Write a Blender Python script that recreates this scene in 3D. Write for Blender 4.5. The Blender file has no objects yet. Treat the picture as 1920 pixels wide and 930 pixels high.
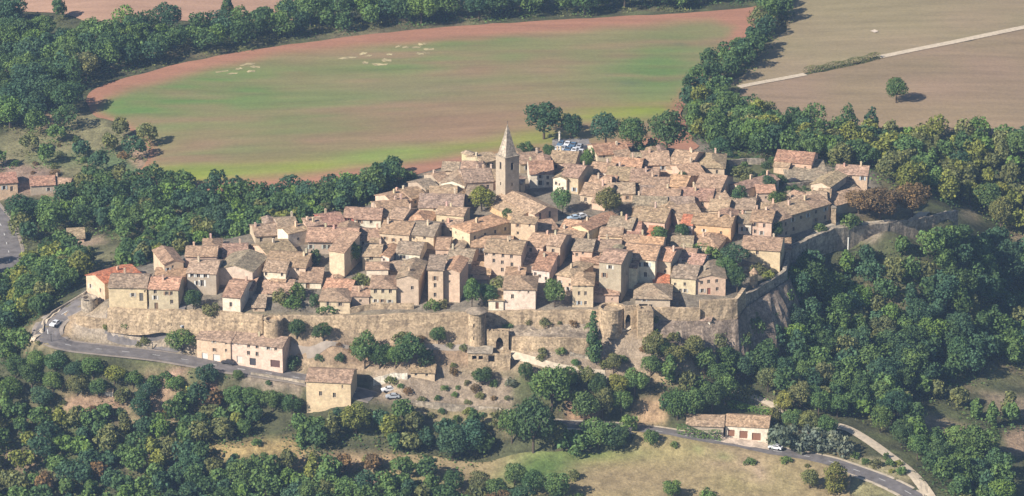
# Hilltop village seen from the air: everything is built in metres, x right, y away from the viewer, z up.
import bpy, bmesh, math, random
import numpy as np
from mathutils import Vector, Matrix
from mathutils.geometry import delaunay_2d_cdt

R = math.radians
rng = random.Random(7)
nrng = np.random.default_rng(7)
scene = bpy.context.scene
COL = scene.collection

# ------------------------------------------------------------------ camera
D, DEP, F = 1150.0, R(19.5), 6900.0
TGT = np.array((0.0, 0.0, 40.0))
CAM = TGT + D * np.array((0.0, -math.cos(DEP), math.sin(DEP)))
FWD = np.array((0.0, math.cos(DEP), -math.sin(DEP)))
UP = np.array((0.0, math.sin(DEP), math.cos(DEP)))

def ray(px, py):
    return FWD + np.array((1.0, 0, 0)) * ((px - 960) / F) + UP * ((465 - py) / F)
def at(px, py, z):
    d = ray(px, py)
    return CAM + d * ((z - CAM[2]) / d[2])
def proj(P):
    P = np.asarray(P, float) - CAM
    f = P @ FWD
    return 960 + F * P[..., 0] / f, 465 - F * (P @ UP) / f
def scale_at(P):
    return F / float((np.asarray(P) - CAM) @ FWD)

# ------------------------------------------------------------------ ground heights
LOW = [(140,600,32),(165,560,35),(110,588,33),(85,618,31),(110,643,29),(200,655,27.5),(300,665,26),(430,688,24),(570,706,22.5),
 (200,610,32.5),(300,625,31.5),(350,640,29.5),(300,603,35),(400,607,34.6),(500,620,33.8),(600,617,34),(750,617,34),(866,622,33.4),(500,645,30.5),(600,645,31),(750,645,31),(875,648,30.3),(950,655,29),
 (1100,660,28.5),(1200,650,29.5),(1300,632,29.8),(1400,612,27),(560,660,28),(700,680,25.5),(850,680,26),(950,700,24.5),(1100,705,24.5),
 (1200,690,25),(1300,680,25),(660,770,17),(760,760,18.5),(950,775,18),(1080,760,18.5),(1200,770,16),(1100,800,13.5),(1190,803,12.5),
 (1300,818,11),(1450,845,8.5),(1600,878,6),(1720,928,3),(900,860,8),(1100,860,8),(1300,880,6.5),(1500,900,5),(1200,925,4.5),(700,850,9),
 (450,840,10),(0,930,-4),(200,930,-1),(500,930,2),(800,930,4),(1000,930,4.5),(0,850,4),(200,820,8),(400,800,11),(500,760,16),
 (300,740,17),(100,740,16),(0,760,13),(0,680,21),(60,650,26),(250,700,21),(480,730,19),(0,600,22),(100,550,28),(0,520,20),
 (150,510,28),(200,480,27),(280,480,29),(0,440,20),(100,440,22),(200,455,24),(330,440,28),(400,420,29),(450,385,30),(600,380,33),
 (700,350,35),(100,380,24),(250,390,27),(0,350,26),(80,350,27),(150,300,29),(250,290,31),(0,260,30),
 (290,330,32),(480,360,32),(700,335,35),(860,290,37),(200,190,34),(640,75,37),(1000,40,38),(1400,20,38.5),(1300,130,38),(1200,190,39),
 (1280,235,40),(700,200,36),(1000,150,38),(500,150,35),(200,10,42),(0,100,35),(0,0,40),(600,0,40),(1000,-60,40),(1500,-60,42),(1920,-60,44),
 (1400,160,39),(1700,100,40),(1920,60,41),(1450,225,37),(1700,215,36.5),(1920,235,35.5),(1360,262,40),(1480,270,37),(1700,290,31),
 (1900,300,30),(1650,345,35),(1750,370,30),(1850,380,22),(1930,400,19),(1815,430,25),(1900,470,14),(1560,485,30),
 (1500,520,29),(1450,590,26),(1550,580,20),(1700,550,14),(1850,560,8),(1920,560,6),(1450,650,21),(1600,680,14),(1750,680,8),(1900,650,4.5),
 (1350,700,20),(1500,740,14),(1400,765,13.5),(1400,822,10),(1600,780,9),(1750,780,5),(1900,760,2.5),(1900,850,1),(1850,920,-1),(1650,840,7),
 (1640,439,37.2),(1680,434,36.8),(1720,428,36.2),(1795,410,35),(1572,458,36.5),(1600,475,33),(1700,470,29),(1790,445,27),(1520,492,35),(1492,512,34),(1484,545,31),
 (1146,615,34.2),(1190,624,33.6),(1225,634,32.6),(1060,613,34.8),(1000,613,34.8),(940,612,34.4),
 (960,1000,-1),(300,1000,-7),(1600,1000,-2)]
PLAT = [(205,580,37),(350,583,37.5),(450,587,37.5),(600,590,37),(750,588,37.5),(880,585,38),(1000,582,38.5),(1120,580,39),(1200,570,39),
 (1300,560,39),(1380,575,37.5),(300,540,40),(450,540,40.5),(600,520,42),(800,500,43),(1000,500,43.5),(1200,500,43.5),(1350,500,42.5),
 (400,470,43.5),(500,430,45),(650,430,46),(800,430,46.5),(950,420,47),(1100,430,47),(1300,430,46),(1450,450,43),(1450,500,40.5),(700,385,47.5),
 (850,370,48.5),(950,360,49.5),(1100,350,50),(1300,350,50),(1450,360,47.5),(1550,400,44.5),(1600,350,45.5),(870,305,49),(1000,300,50.5),
 (1150,290,51.5),(1300,300,50.5),(1480,325,47.5),(1620,335,45.5),(1050,270,51.5),(1250,270,51),(800,330,47.5),(165,550,36.5),(1560,427,40.5),
 (1480,465,40),(1650,425,38),(1790,400,36)]

class RBF:
    def __init__(s, pts, c=6.0):
        W = np.array([at(*p) for p in pts]); s.xy = W[:, :2]; s.c = c
        n = len(W); r = np.sqrt(((s.xy[:, None] - s.xy[None]) ** 2).sum(-1) + c * c)
        A = np.zeros((n + 1, n + 1)); A[:n, :n] = r - np.eye(n) * 0.8; A[:n, n] = 1; A[n, :n] = 1
        s.w = np.linalg.solve(A, np.append(W[:, 2], 0))
        s.lo, s.hi = W[:, 2].min() - 4, W[:, 2].max() + 3
    def __call__(s, X):
        out = np.empty(len(X))
        for i in range(0, len(X), 20000):
            x = X[i:i + 20000]
            r = np.sqrt(((x[:, None] - s.xy[None]) ** 2).sum(-1) + s.c ** 2)
            out[i:i + 20000] = r @ s.w[:-1] + s.w[-1]
        return np.clip(out, s.lo, s.hi)
low, plat = RBF(LOW), RBF(PLAT)

def march(px, py, h, z0=75.0, z1=-15.0):
    a, b = at(px, py, z0), at(px, py, z1)
    for _ in range(3):
        t = np.linspace(0, 1, 160)[:, None]; P = a + (b - a) * t
        under = P[:, 2] <= h(P[:, :2])
        i = int(np.argmax(under)) if under.any() else 159
        a, b = P[max(i - 1, 0)], P[i]
    return b.copy()

# plateau outline (pixels on the plateau's own surface) and how abrupt its edge is at each corner, in metres
EDGE = [(158,562,4),(203,581,1.2),(350,585,1.2),(450,589,1.2),(530,592,1.2),(700,593,1.2),(880,589,1.2),(1000,586,1.2),(1120,584,1.2),(1170,582,1.2),
 (1222,583,1.2),(1300,583,1.2),(1378,582,1.2),(1388,562,1.2),(1468,512,1.2),(1476,470,1.2),(1560,432,1.2),(1640,424,1.2),(1720,414,1.2),(1795,399,1.5),
 (1720,385,6),(1640,365,7),(1640,325,7),(1560,312,8),(1440,287,8),(1300,272,8),(1250,262,8),(1120,257,8),(1000,262,8),(930,280,8),(860,297,7),
 (800,322,7),(720,360,7),(640,393,7),(560,408,7),(480,423,7),(400,443,7),(370,468,6),(300,490,6),(200,508,5),(155,540,5)]
EW = np.array([march(x, y, plat)[:2] for x, y, _ in EDGE]); EWID = np.array([w for *_, w in EDGE], float)

def inside(X, poly):
    c = np.zeros(len(X), bool); n = len(poly)
    for i in range(n):
        a, b = poly[i], poly[(i + 1) % n]
        cond = (a[1] > X[:, 1]) != (b[1] > X[:, 1])
        dy = b[1] - a[1]
        xi = a[0] + (X[:, 1] - a[1]) * (b[0] - a[0]) / (dy if abs(dy) > 1e-9 else 1e-9)
        c ^= cond & (X[:, 0] < xi)
    return c
def poly_dist(X, poly, closed=True):
    best = np.full(len(X), 1e9); idx = np.zeros(len(X), int); tt = np.zeros(len(X)); n = len(poly)
    for i in range(n if closed else n - 1):
        a, b = poly[i], poly[(i + 1) % n]; ab = b - a
        t = np.clip(((X - a) @ ab) / max(ab @ ab, 1e-9), 0, 1)
        d = np.hypot(*(X - (a + t[:, None] * ab)).T)
        m = d < best; best[m] = d[m]; idx[m] = i; tt[m] = t[m]
    return best, idx, tt
def plateau_mask(X):
    d, i, t = poly_dist(X, EW)
    w = np.minimum(EWID[i] * (1 - t) + EWID[(i + 1) % len(EW)] * t, 9)
    s = np.where(inside(X, EW), d, -d)
    k = np.clip(s / w * 0.5 + 0.5, 0, 1)
    return k * k * (3 - 2 * k)
def base_h(X):
    X = np.atleast_2d(X)
    lo = low(X); m = plateau_mask(X); k = m > 0
    z = lo.copy()
    if k.any(): z[k] = lo[k] * (1 - m[k]) + plat(X[k]) * m[k]
    far = np.clip((np.hypot(X[:, 0], X[:, 1] - 80) - 420) / 500, 0, 1)
    return z * (1 - far) + 30 * far

# roads: pixel centre lines laid on the ground, then levelled
ROADS = {}
def smooth_line(P, step=2.0):
    P = np.array(P); out = []
    n = len(P)
    for i in range(n - 1):
        p0, p1, p2, p3 = P[max(i - 1, 0)], P[i], P[i + 1], P[min(i + 2, n - 1)]
        k = max(2, int(np.linalg.norm(p2[:2] - p1[:2]) / step))
        for j in range(k):
            t = j / k
            out.append(0.5 * (2 * p1 + (p2 - p0) * t + (2 * p0 - 5 * p1 + 4 * p2 - p3) * t * t + (3 * p1 - p0 - 3 * p2 + p3) * t ** 3))
    out.append(P[-1]); return np.array(out)
def road(name, width, pts):
    P = smooth_line([march(x, y, base_h) for x, y in pts])
    z = P[:, 2].copy()
    for _ in range(12): z[1:-1] = (z[:-2] + 2 * z[1:-1] + z[2:]) / 4
    P[:, 2] = z; ROADS[name] = (P, width / 2)
road('road', 7.0, [(176,552),(150,572),(115,590),(93,608),(90,628),(112,645),(180,654),(300,667),(430,689),(520,702),(575,712),(640,730),(700,745)])
road('lower_road', 6.0, [(960,790),(1080,796),(1190,803),(1300,819),(1450,845),(1540,861),(1600,880),(1660,902),(1720,932),(1770,965)])
road('far_road', 8.0, [(-30,380),(0,420),(12,455),(18,490),(10,530)])
_rs = np.concatenate([p for p, _ in ROADS.values()]); _rw = np.concatenate([np.full(len(p), w) for p, w in ROADS.values()])
def H(X):
    X = np.atleast_2d(np.asarray(X, float)); z = base_h(X)
    for i in range(0, len(X), 20000):
        x = X[i:i + 20000]
        d2 = ((x[:, None] - _rs[None, :, :2]) ** 2).sum(-1); j = d2.argmin(1)
        d = np.sqrt(d2[np.arange(len(x)), j])
        k = np.clip((d - _rw[j] - 1.5) / 4.0, 0, 1); k = k * k * (3 - 2 * k)
        z[i:i + 20000] = (_rs[j, 2] - 0.15) * (1 - k) + z[i:i + 20000] * k
    return z
def hz(x, y): return float(H([(x, y)])[0])
def on(px, py): return march(px, py, H)
def low_at(x, y): return float(low(np.array([(x, y)]))[0])

# ------------------------------------------------------------------ object helpers
def tag(o, label=None, cat=None, group=None, kind=None):
    if label: o['label'] = label
    if cat: o['category'] = cat
    if group: o['group'] = group
    if kind: o['kind'] = kind
    return o
def empty(name, loc, rz=0.0):
    o = bpy.data.objects.new(name, None); COL.objects.link(o)
    o.location = loc; o.rotation_euler.z = rz; o.empty_display_size = 0.5
    return o
class MB:
    """collects faces for one mesh object"""
    def __init__(s): s.v, s.f, s.m = [], [], []
    def face(s, pts, mi=0):
        i = len(s.v); s.v += [tuple(map(float, p)) for p in pts]; s.f.append(tuple(range(i, i + len(pts)))); s.m.append(mi)
    def box(s, c, d, mi=0, rz=0.0, bottom=True):
        cx, cy, cz = c; dx, dy, dz = d[0] / 2, d[1] / 2, d[2] / 2
        cs, sn = math.cos(rz), math.sin(rz)
        P = [(cx + x * cs - y * sn, cy + x * sn + y * cs, cz + z) for z in (-dz, dz) for x, y in ((-dx, -dy), (dx, -dy), (dx, dy), (-dx, dy))]
        i = len(s.v); s.v += P
        for q in ((4, 5, 6, 7), (0, 1, 5, 4), (1, 2, 6, 5), (2, 3, 7, 6), (3, 0, 4, 7)) + (((3, 2, 1, 0),) if bottom else ()):
            s.f.append(tuple(i + k for k in q)); s.m.append(mi)
    def lathe(s, prof, n=20, mi=0, c=(0, 0), a0=0.0, a1=2 * math.pi):
        full = abs(a1 - a0 - 2 * math.pi) < 1e-6; m = n if full else n + 1; i = len(s.v)
        for r, z in prof:
            for k in range(m):
                a = a0 + (a1 - a0) * k / n; s.v.append((c[0] + r * math.cos(a), c[1] + r * math.sin(a), z))
        for p in range(len(prof) - 1):
            for k in range(n):
                a, b = k, (k + 1) % m
                s.f.append((i + p * m + a, i + p * m + b, i + (p + 1) * m + b, i + (p + 1) * m + a)); s.m.append(mi)
    def build(s, name, mats, parent=None, color=None, smooth=False):
        me = bpy.data.meshes.new(name); me.from_pydata(s.v, [], s.f)
        for m in (mats if isinstance(mats, (list, tuple)) else [mats]): me.materials.append(m)
        if any(s.m): me.polygons.foreach_set('material_index', s.m)
        if smooth: me.polygons.foreach_set('use_smooth', [True] * len(me.polygons))
        me.update()
        o = bpy.data.objects.new(name, me); COL.objects.link(o)
        if parent: o.parent = parent
        if color: o.color = (*color[:3], 1)
        return o

# ------------------------------------------------------------------ materials
def material(name):
    m = bpy.data.materials.new(name); m.use_nodes = True
    nt = m.node_tree; nt.nodes.clear()
    out = nt.nodes.new('ShaderNodeOutputMaterial'); b = nt.nodes.new('ShaderNodeBsdfPrincipled')
    b.inputs['Roughness'].default_value = 0.9; b.inputs['Specular IOR Level'].default_value = 0.15
    nt.links.new(b.outputs[0], out.inputs[0])
    return m, nt, b
def N(nt, kind, **kw):
    n = nt.nodes.new('ShaderNode' + kind)
    for k, v in kw.items():
        if k in n.inputs: n.inputs[k].default_value = v
        else: setattr(n, k, v)
    return n
def noise(nt, scale, detail=4.0, rough=0.6, vec=None):
    n = N(nt, 'TexNoise', Scale=scale, Detail=detail, Roughness=rough)
    if vec: nt.links.new(vec, n.inputs['Vector'])
    return n.outputs['Fac']
def ramp(nt, fac, stops):
    r = N(nt, 'ValToRGB'); nt.links.new(fac, r.inputs[0]); e = r.color_ramp.elements
    while len(e) < len(stops): e.new(0.5)
    for k, (p, c) in enumerate(stops):
        e[k].position = p; e[k].color = (*(c if isinstance(c, tuple) else (c, c, c)), 1)
    return r.outputs[0]
def mix(nt, mode, a, b, fac=1.0):
    n = N(nt, 'MixRGB', blend_type=mode)
    for sock, v in ((n.inputs[0], fac), (n.inputs[1], a), (n.inputs[2], b)):
        if isinstance(v, (int, float)): sock.default_value = v if sock == n.inputs[0] else (v, v, v, 1)
        elif isinstance(v, tuple): sock.default_value = (*v[:3], 1)
        else: nt.links.new(v, sock)
    return n.outputs[0]
def world_pos(nt): return N(nt, 'NewGeometry').outputs['Position']
def bump(nt, b, fac, strength=0.5, dist=0.2):
    n = N(nt, 'Bump', Strength=strength, Distance=dist); nt.links.new(fac, n.inputs['Height']); nt.links.new(n.outputs[0], b.inputs['Normal'])
M = {}
def mk_plaster():      # house walls: the object's own colour, weathered
    m, nt, b = material('weathered_wall'); w = world_pos(nt)
    c = N(nt, 'ObjectInfo').outputs['Color']
    n1 = ramp(nt, noise(nt, 0.55, 5, 0.65, w), [(0.3, 0.74), (0.7, 1.1)])
    n2 = ramp(nt, noise(nt, 2.6, 3, 0.7, w), [(0.3, 0.78), (0.7, 1.14)])
    x = mix(nt, 'MULTIPLY', mix(nt, 'MULTIPLY', c, n1), n2)
    st = ramp(nt, noise(nt, 1.3, 3, 0.6, w), [(0.52, 0.0), (0.68, 0.55)])
    x = mix(nt, 'MIX', x, (0.33, 0.26, 0.19), st)
    nt.links.new(x, b.inputs['Base Color']); bump(nt, b, noise(nt, 3.0, 3, 0.6, w), 0.5, 0.08); return m
def mk_roof():         # canal tiles: object's colour, mottled tile by tile, run in courses down the slope
    m, nt, b = material('canal_tiles'); w = world_pos(nt); c = N(nt, 'ObjectInfo').outputs['Color']
    vo = N(nt, 'TexVoronoi', Scale=1.9); nt.links.new(w, vo.inputs['Vector'])
    sep = N(nt, 'SeparateColor'); nt.links.new(vo.outputs['Color'], sep.inputs[0])
    v = ramp(nt, sep.outputs[0], [(0.0, 0.58), (0.55, 1.0), (1.0, 1.5)])
    n1 = ramp(nt, noise(nt, 0.5, 4, 0.6, w), [(0.3, 0.72), (0.7, 1.22)])
    x = mix(nt, 'MULTIPLY', mix(nt, 'MULTIPLY', c, v), n1)
    li = ramp(nt, noise(nt, 1.1, 4, 0.7, w), [(0.55, 0.0), (0.7, 0.6)])
    x = mix(nt, 'MIX', x, (0.25, 0.20, 0.145), li)          # lichen
    li2 = ramp(nt, noise(nt, 0.33, 2, 0.5, w), [(0.56, 0.0), (0.7, 0.35)])
    x = mix(nt, 'MIX', x, (0.36, 0.24, 0.155), li2)           # newer tiles
    nt.links.new(x, b.inputs['Base Color']); bump(nt, b, noise(nt, 2.4, 2, 0.6, w), 0.9, 0.18); return m
def mk_stone(name, a, c, d, sc=1.0, bs=0.8):
    m, nt, b = material(name); w = world_pos(nt)
    x = ramp(nt, noise(nt, 0.35 * sc, 6, 0.7, w), [(0.28, a), (0.5, c), (0.72, d)])
    vo = N(nt, 'TexVoronoi', Scale=1.5 * sc); nt.links.new(w, vo.inputs['Vector'])
    sep = N(nt, 'SeparateColor'); nt.links.new(vo.outputs['Color'], sep.inputs[0])
    x = mix(nt, 'MULTIPLY', x, ramp(nt, sep.outputs[0], [(0, 0.66), (1, 1.3)]))
    x = mix(nt, 'MULTIPLY', x, ramp(nt, noise(nt, 0.14 * sc, 3, 0.6, w), [(0.35, 0.8), (0.65, 1.12)]))
    mp = N(nt, 'Mapping'); mp.inputs['Scale'].default_value = (1.0, 1.0, 0.16); nt.links.new(w, mp.inputs['Vector'])      # rain streaks down the face
    x = mix(nt, 'MULTIPLY', x, ramp(nt, noise(nt, 0.5, 5, 0.7, mp.outputs[0]), [(0.38, (0.70, 0.69, 0.68)), (0.56, (1.04, 1.03, 1.0))]))
    mp2 = N(nt, 'Mapping'); mp2.inputs['Scale'].default_value = (0.12, 0.12, 1.6); nt.links.new(w, mp2.inputs['Vector'])   # courses of stone
    x = mix(nt, 'MULTIPLY', x, ramp(nt, noise(nt, 1.0, 2, 0.5, mp2.outputs[0]), [(0.4, 0.88), (0.6, 1.08)]))
    nt.links.new(x, b.inputs['Base Color']); bump(nt, b, noise(nt, 1.6 * sc, 4, 0.7, w), bs, 0.25); return m
def mk_flat(name, c, var=0.15, sc=1.0, rough=0.9):
    m, nt, b = material(name)
    x = mix(nt, 'MULTIPLY', c, ramp(nt, noise(nt, sc, 4, 0.6, world_pos(nt)), [(0.3, 1 - var), (0.7, 1 + var)]))
    nt.links.new(x, b.inputs['Base Color']); b.inputs['Roughness'].default_value = rough; return m
def mk_tint(name, amp=0.3, sc=0.5, fine=2.0, bs=0.0, streak=None):    # ground covers: the mesh's tint attribute broken up by noise
    m, nt, b = material(name); w = world_pos(nt)
    c = N(nt, 'Attribute', attribute_name='tint').outputs['Color']
    if streak:
        mp = N(nt, 'Mapping'); mp.inputs['Scale'].default_value = streak; nt.links.new(w, mp.inputs['Vector']); w2 = mp.outputs[0]
    else: w2 = w
    x = mix(nt, 'MULTIPLY', c, ramp(nt, noise(nt, sc, 5, 0.65, w2), [(0.3, 1 - amp), (0.7, 1 + amp)]))
    x = mix(nt, 'MULTIPLY', x, ramp(nt, noise(nt, fine, 3, 0.7, w), [(0.3, 1 - amp * 0.8), (0.7, 1 + amp * 0.8)]))
    nt.links.new(x, b.inputs['Base Color'])
    if bs: bump(nt, b, noise(nt, 0.9, 4, 0.7, w), bs, 0.5)
    return m
def mk_leaf(name, attr=False):
    m, nt, b = material(name); out = nt.nodes['Material Output']
    c = N(nt, 'Attribute', attribute_name='tint').outputs['Color'] if attr else N(nt, 'ObjectInfo').outputs['Color']
    isl = N(nt, 'NewGeometry').outputs['Random Per Island']
    x = mix(nt, 'MULTIPLY', c, ramp(nt, isl, [(0, 0.70), (0.6, 1.0), (1, 1.38)]))
    n1 = noise(nt, 0.42, 3, 0.6, world_pos(nt))
    x = mix(nt, 'MULTIPLY', x, ramp(nt, n1, [(0.3, (0.78, 0.84, 0.95)), (0.5, (1, 1, 1)), (0.72, (1.32, 1.18, 0.88))]))
    nt.links.new(x, b.inputs['Base Color'])
    tr = N(nt, 'BsdfTranslucent'); nt.links.new(mix(nt, 'MULTIPLY', x, (1.15, 1.2, 0.6)), tr.inputs['Color'])
    ms = N(nt, 'MixShader'); ms.inputs[0].default_value = 0.28
    nt.links.new(b.outputs[0], ms.inputs[1]); nt.links.new(tr.outputs[0], ms.inputs[2]); nt.links.new(ms.outputs[0], out.inputs[0]); return m
def mk_object(name, rough=0.6, spec=0.3):
    m, nt, b = material(name)
    x = mix(nt, 'MULTIPLY', N(nt, 'ObjectInfo').outputs['Color'], ramp(nt, noise(nt, 1.5, 3, 0.6, world_pos(nt)), [(0.3, 0.9), (0.7, 1.08)]))
    nt.links.new(x, b.inputs['Base Color']); b.inputs['Roughness'].default_value = rough; b.inputs['Specular IOR Level'].default_value = spec; return m
M['wall'], M['roof'] = mk_plaster(), mk_roof()
M['rampart'] = mk_stone('rampart_stone', (0.31, 0.235, 0.165), (0.42, 0.32, 0.215), (0.51, 0.385, 0.25), 1.3)
M['grey_stone'] = mk_stone('grey_stone', (0.22, 0.19, 0.155), (0.34, 0.29, 0.23), (0.44, 0.37, 0.28))
M['rubble'] = mk_stone('rubble', (0.17, 0.14, 0.11), (0.29, 0.235, 0.18), (0.42, 0.34, 0.25), 0.9, 1.0)
M['rock'] = mk_stone('cliff_rock', (0.15, 0.115, 0.09), (0.25, 0.195, 0.155), (0.36, 0.285, 0.215), 1.3, 1.0)
M['white_stone'] = mk_stone('white_stone', (0.46,0.41,0.34), (0.58,0.53,0.45), (0.68,0.62,0.53), 1.0, 0.5)
M['slate'] = mk_stone('spire_stone', (0.25, 0.215, 0.175), (0.34, 0.29, 0.235), (0.42, 0.36, 0.285), 1.2, 0.4)
M['asphalt'] = mk_flat('asphalt', (0.150, 0.136, 0.132), 0.30, 0.45)
M['gravel'] = mk_flat('pale_gravel', (0.46, 0.385, 0.29), 0.2, 0.8)
M['lot'] = mk_flat('dusty_ground', (0.26, 0.22, 0.185), 0.25, 0.35)
M['glass'] = mk_flat('window_glass', (0.035, 0.033, 0.036), 0.2, 2, 0.25)
M['dark'] = mk_flat('dark_opening', (0.02, 0.018, 0.017), 0.1)
M['frame'] = mk_flat('window_frame', (0.40, 0.34, 0.27), 0.1, 2)
M['wood'] = mk_object('painted_wood', 0.7, 0.2)
M['paint'] = mk_object('car_paint', 0.35, 0.5)
M['tyre'] = mk_flat('tyre_rubber', (0.025, 0.025, 0.027), 0.1)
M['metal'] = mk_object('painted_metal', 0.5, 0.4)
M['mark'] = mk_flat('road_paint', (0.62, 0.62, 0.60), 0.15, 1.5)
M['bark'] = mk_flat('bark', (0.085, 0.065, 0.048), 0.3, 3)
M['leaf'], M['leaf_mass'] = mk_leaf('leaves'), mk_leaf('massed_leaves', True)
M['ground'] = mk_tint('ground', 0.42, 0.35, 1.6, 0.8)
M['field'] = mk_tint('field', 0.16, 0.34, 0.9, 0.0, (0.07, 0.55, 1.0))
M['meadow'] = mk_tint('meadow', 0.34, 0.3, 1.3, 0.5)
# ------------------------------------------------------------------ the land
def pix_poly(px, py, poly):
    return inside(np.stack([px, py], -1), np.array(poly, float))
def feather(px, py, poly, w):
    X = np.stack([px, py], -1).astype(float); P = np.array(poly, float)
    d, _, _ = poly_dist(X, P); s = np.where(inside(X, P), d, -d)
    return np.clip(s / w * 0.5 + 0.5, 0, 1)
def vnoise(X, s, seed=0):
    """cheap smooth value noise in 0..1"""
    q = X / s; i = np.floor(q).astype(int); f = q - i; f = f * f * (3 - 2 * f)
    def h(a, b): 
        n = np.sin(a * 127.1 + b * 311.7 + seed * 74.7) * 43758.5453; return n - np.floor(n)
    return ((h(i[:, 0], i[:, 1]) * (1 - f[:, 0]) + h(i[:, 0] + 1, i[:, 1]) * f[:, 0]) * (1 - f[:, 1])
            + (h(i[:, 0], i[:, 1] + 1) * (1 - f[:, 0]) + h(i[:, 0] + 1, i[:, 1] + 1) * f[:, 0]) * f[:, 1])
def set_tint(me, c):
    a = me.color_attributes.new('tint', 'FLOAT_COLOR', 'POINT')
    a.data.foreach_set('color', np.concatenate([c, np.ones((len(c), 1))], 1).astype(np.float32).ravel())
def blend(c, col, k): return c * (1 - k[:, None]) + np.array(col)[None] * k[:, None]

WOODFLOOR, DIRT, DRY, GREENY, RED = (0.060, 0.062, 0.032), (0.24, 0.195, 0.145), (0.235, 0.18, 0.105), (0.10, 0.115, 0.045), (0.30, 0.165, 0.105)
COVERS = [  # polygon in the photo, colour, feather in pixels
 ([(200,505),(400,440),(720,355),(860,290),(1000,258),(1300,262),(1640,320),(1650,380),(1560,432),(1476,475),(1390,560),(1378,585),(880,592),(203,585),(150,560)], (0.17,0.145,0.112), 8),
 ([(130,600),(160,575),(330,590),(500,592),(880,592),(1230,580),(1380,585),(1420,600),(1400,680),(1280,712),(1150,715),(1000,700),(800,692),(660,705),(570,705),(430,684),(300,660),(120,640)], (0.27,0.205,0.135), 10),
 ([(150,590),(220,585),(350,605),(375,640),(365,662),(200,646),(140,625)], (0.30,0.25,0.195), 8),
 ([(550,640),(880,645),(900,690),(660,690),(560,670)], (0.25,0.175,0.115), 12),
 ([(1000,640),(1200,630),(1320,650),(1300,680),(1120,700),(1000,680)], (0.25,0.195,0.14), 10),
 ([(690,690),(800,690),(960,705),(960,775),(700,752)], (0.23,0.18,0.13), 8),
 ([(1060,745),(1110,740),(1130,785),(1060,790)], (0.30,0.19,0.12), 8),
 ([(1190,755),(1250,740),(1250,800),(1195,795)], (0.31,0.21,0.125), 7),
 ([(1220,700),(1330,690),(1330,720),(1210,720)], (0.30,0.22,0.13), 8),
 ([(110,735),(235,742),(240,785),(120,775)], (0.24,0.16,0.105), 8),
 ([(270,720),(330,715),(320,790),(280,780)], (0.27,0.185,0.12), 9),
 ([(365,725),(405,725),(405,765),(370,760)], (0.30,0.16,0.11), 6),
 ([(310,690),(350,690),(345,720),(315,720)], (0.26,0.17,0.12), 6),
 ([(420,690),(575,715),(575,735),(480,722)], (0.24,0.19,0.14), 6),
 ([(0,850),(60,850),(70,880),(0,880)], (0.2,0.14,0.09), 8),
 ([(380,835),(560,825),(600,870),(560,895),(520,850),(400,865)], (0.30,0.22,0.10), 8),
 ([(480,860),(640,850),(760,855),(760,885),(600,885)], (0.27,0.19,0.11), 8),
 ([(640,905),(720,895),(740,930),(640,930)], (0.30,0.18,0.12), 6),
 ([(740,760),(960,775),(975,815),(930,800),(760,790)], (0.19,0.155,0.085), 7),
 ([(50,625),(85,595),(85,640),(140,660),(45,640)], (0.30,0.24,0.145), 6),
 ([(100,590),(140,575),(150,600),(110,640)], (0.27,0.2,0.13), 4),
 ([(170,470),(250,452),(330,460),(260,480),(210,505),(160,495)], (0.15,0.14,0.075), 8),
 ([(290,455),(400,440),(400,452),(300,470)], (0.19,0.17,0.09), 5),
 ([(100,460),(190,440),(200,455),(120,475)], (0.24,0.18,0.125), 6),
 ([(340,412),(480,400),(430,432),(330,432)], (0.24,0.195,0.10), 5),
 ([(0,260),(110,225),(180,215),(290,280),(260,330),(190,330),(60,330),(0,310)], (0.17,0.155,0.08), 10),
 ([(50,290),(170,280),(170,310),(40,325)], (0.14,0.15,0.07), 8),
 ([(180,285),(260,290),(250,325),(190,322)], (0.10,0.135,0.06), 7),
 ([(0,300),(110,318),(130,360),(0,375)], (0.22,0.155,0.115), 6),
 ([(60,215),(110,210),(110,240),(60,240)], (0.27,0.19,0.12), 6),
 ([(235,245),(290,280),(265,320),(240,300)], (0.27,0.185,0.125), 5),
 ([(1490,465),(1545,470),(1540,510),(1495,515)], (0.25,0.2,0.135), 6),
 ([(1360,275),(1450,290),(1470,335),(1380,345),(1340,310)], (0.105,0.11,0.05), 8),
 ([(1450,330),(1560,350),(1545,380),(1440,370)], (0.15,0.135,0.08), 6),
 ([(1440,600),(1540,530),(1550,545),(1470,620),(1430,640)], (0.24,0.19,0.11), 7),
 ([(1440,635),(1470,615),(1480,640),(1450,660)], (0.28,0.2,0.12), 5),
 ([(1560,430),(1660,425),(1640,455),(1580,448)], (0.20,0.165,0.12), 5),
 ([(1370,735),(1440,750),(1480,775),(1440,780)], (0.27,0.22,0.15), 6),
 ([(1680,758),(1740,775),(1830,805),(1860,840),(1800,835),(1740,800),(1690,785)], (0.25,0.19,0.12), 8),
 ([(1840,735),(1930,745),(1930,780),(1860,770)], (0.24,0.185,0.12), 8),
 ([(1880,810),(1930,800),(1930,850),(1890,850)], (0.27,0.19,0.125), 8),
 ([(1580,860),(1680,860),(1720,900),(1640,895)], (0.24,0.21,0.12), 6),
 ([(1600,890),(1680,910),(1690,930),(1560,930)], (0.2,0.18,0.09), 8),
 ([(1900,430),(1925,430),(1925,460),(1890,445)], (0.25,0.19,0.12), 6),
 ([(1810,375),(1840,375),(1830,420),(1805,410)], (0.24,0.20,0.12), 6),
]
def axis(lo, hi, step, far):
    a = list(np.arange(lo, hi + 0.01, step)); s = step
    while a[-1] < far: s *= 1.35; a.append(a[-1] + s)
    s = step; b = []
    x = lo
    while x > -far: s *= 1.35; x -= s; b.append(x)
    return np.array(b[::-1] + a)
xs, ys = axis(-215, 215, 2.0, 6000), axis(-150, 430, 2.0, 6000)
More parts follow.
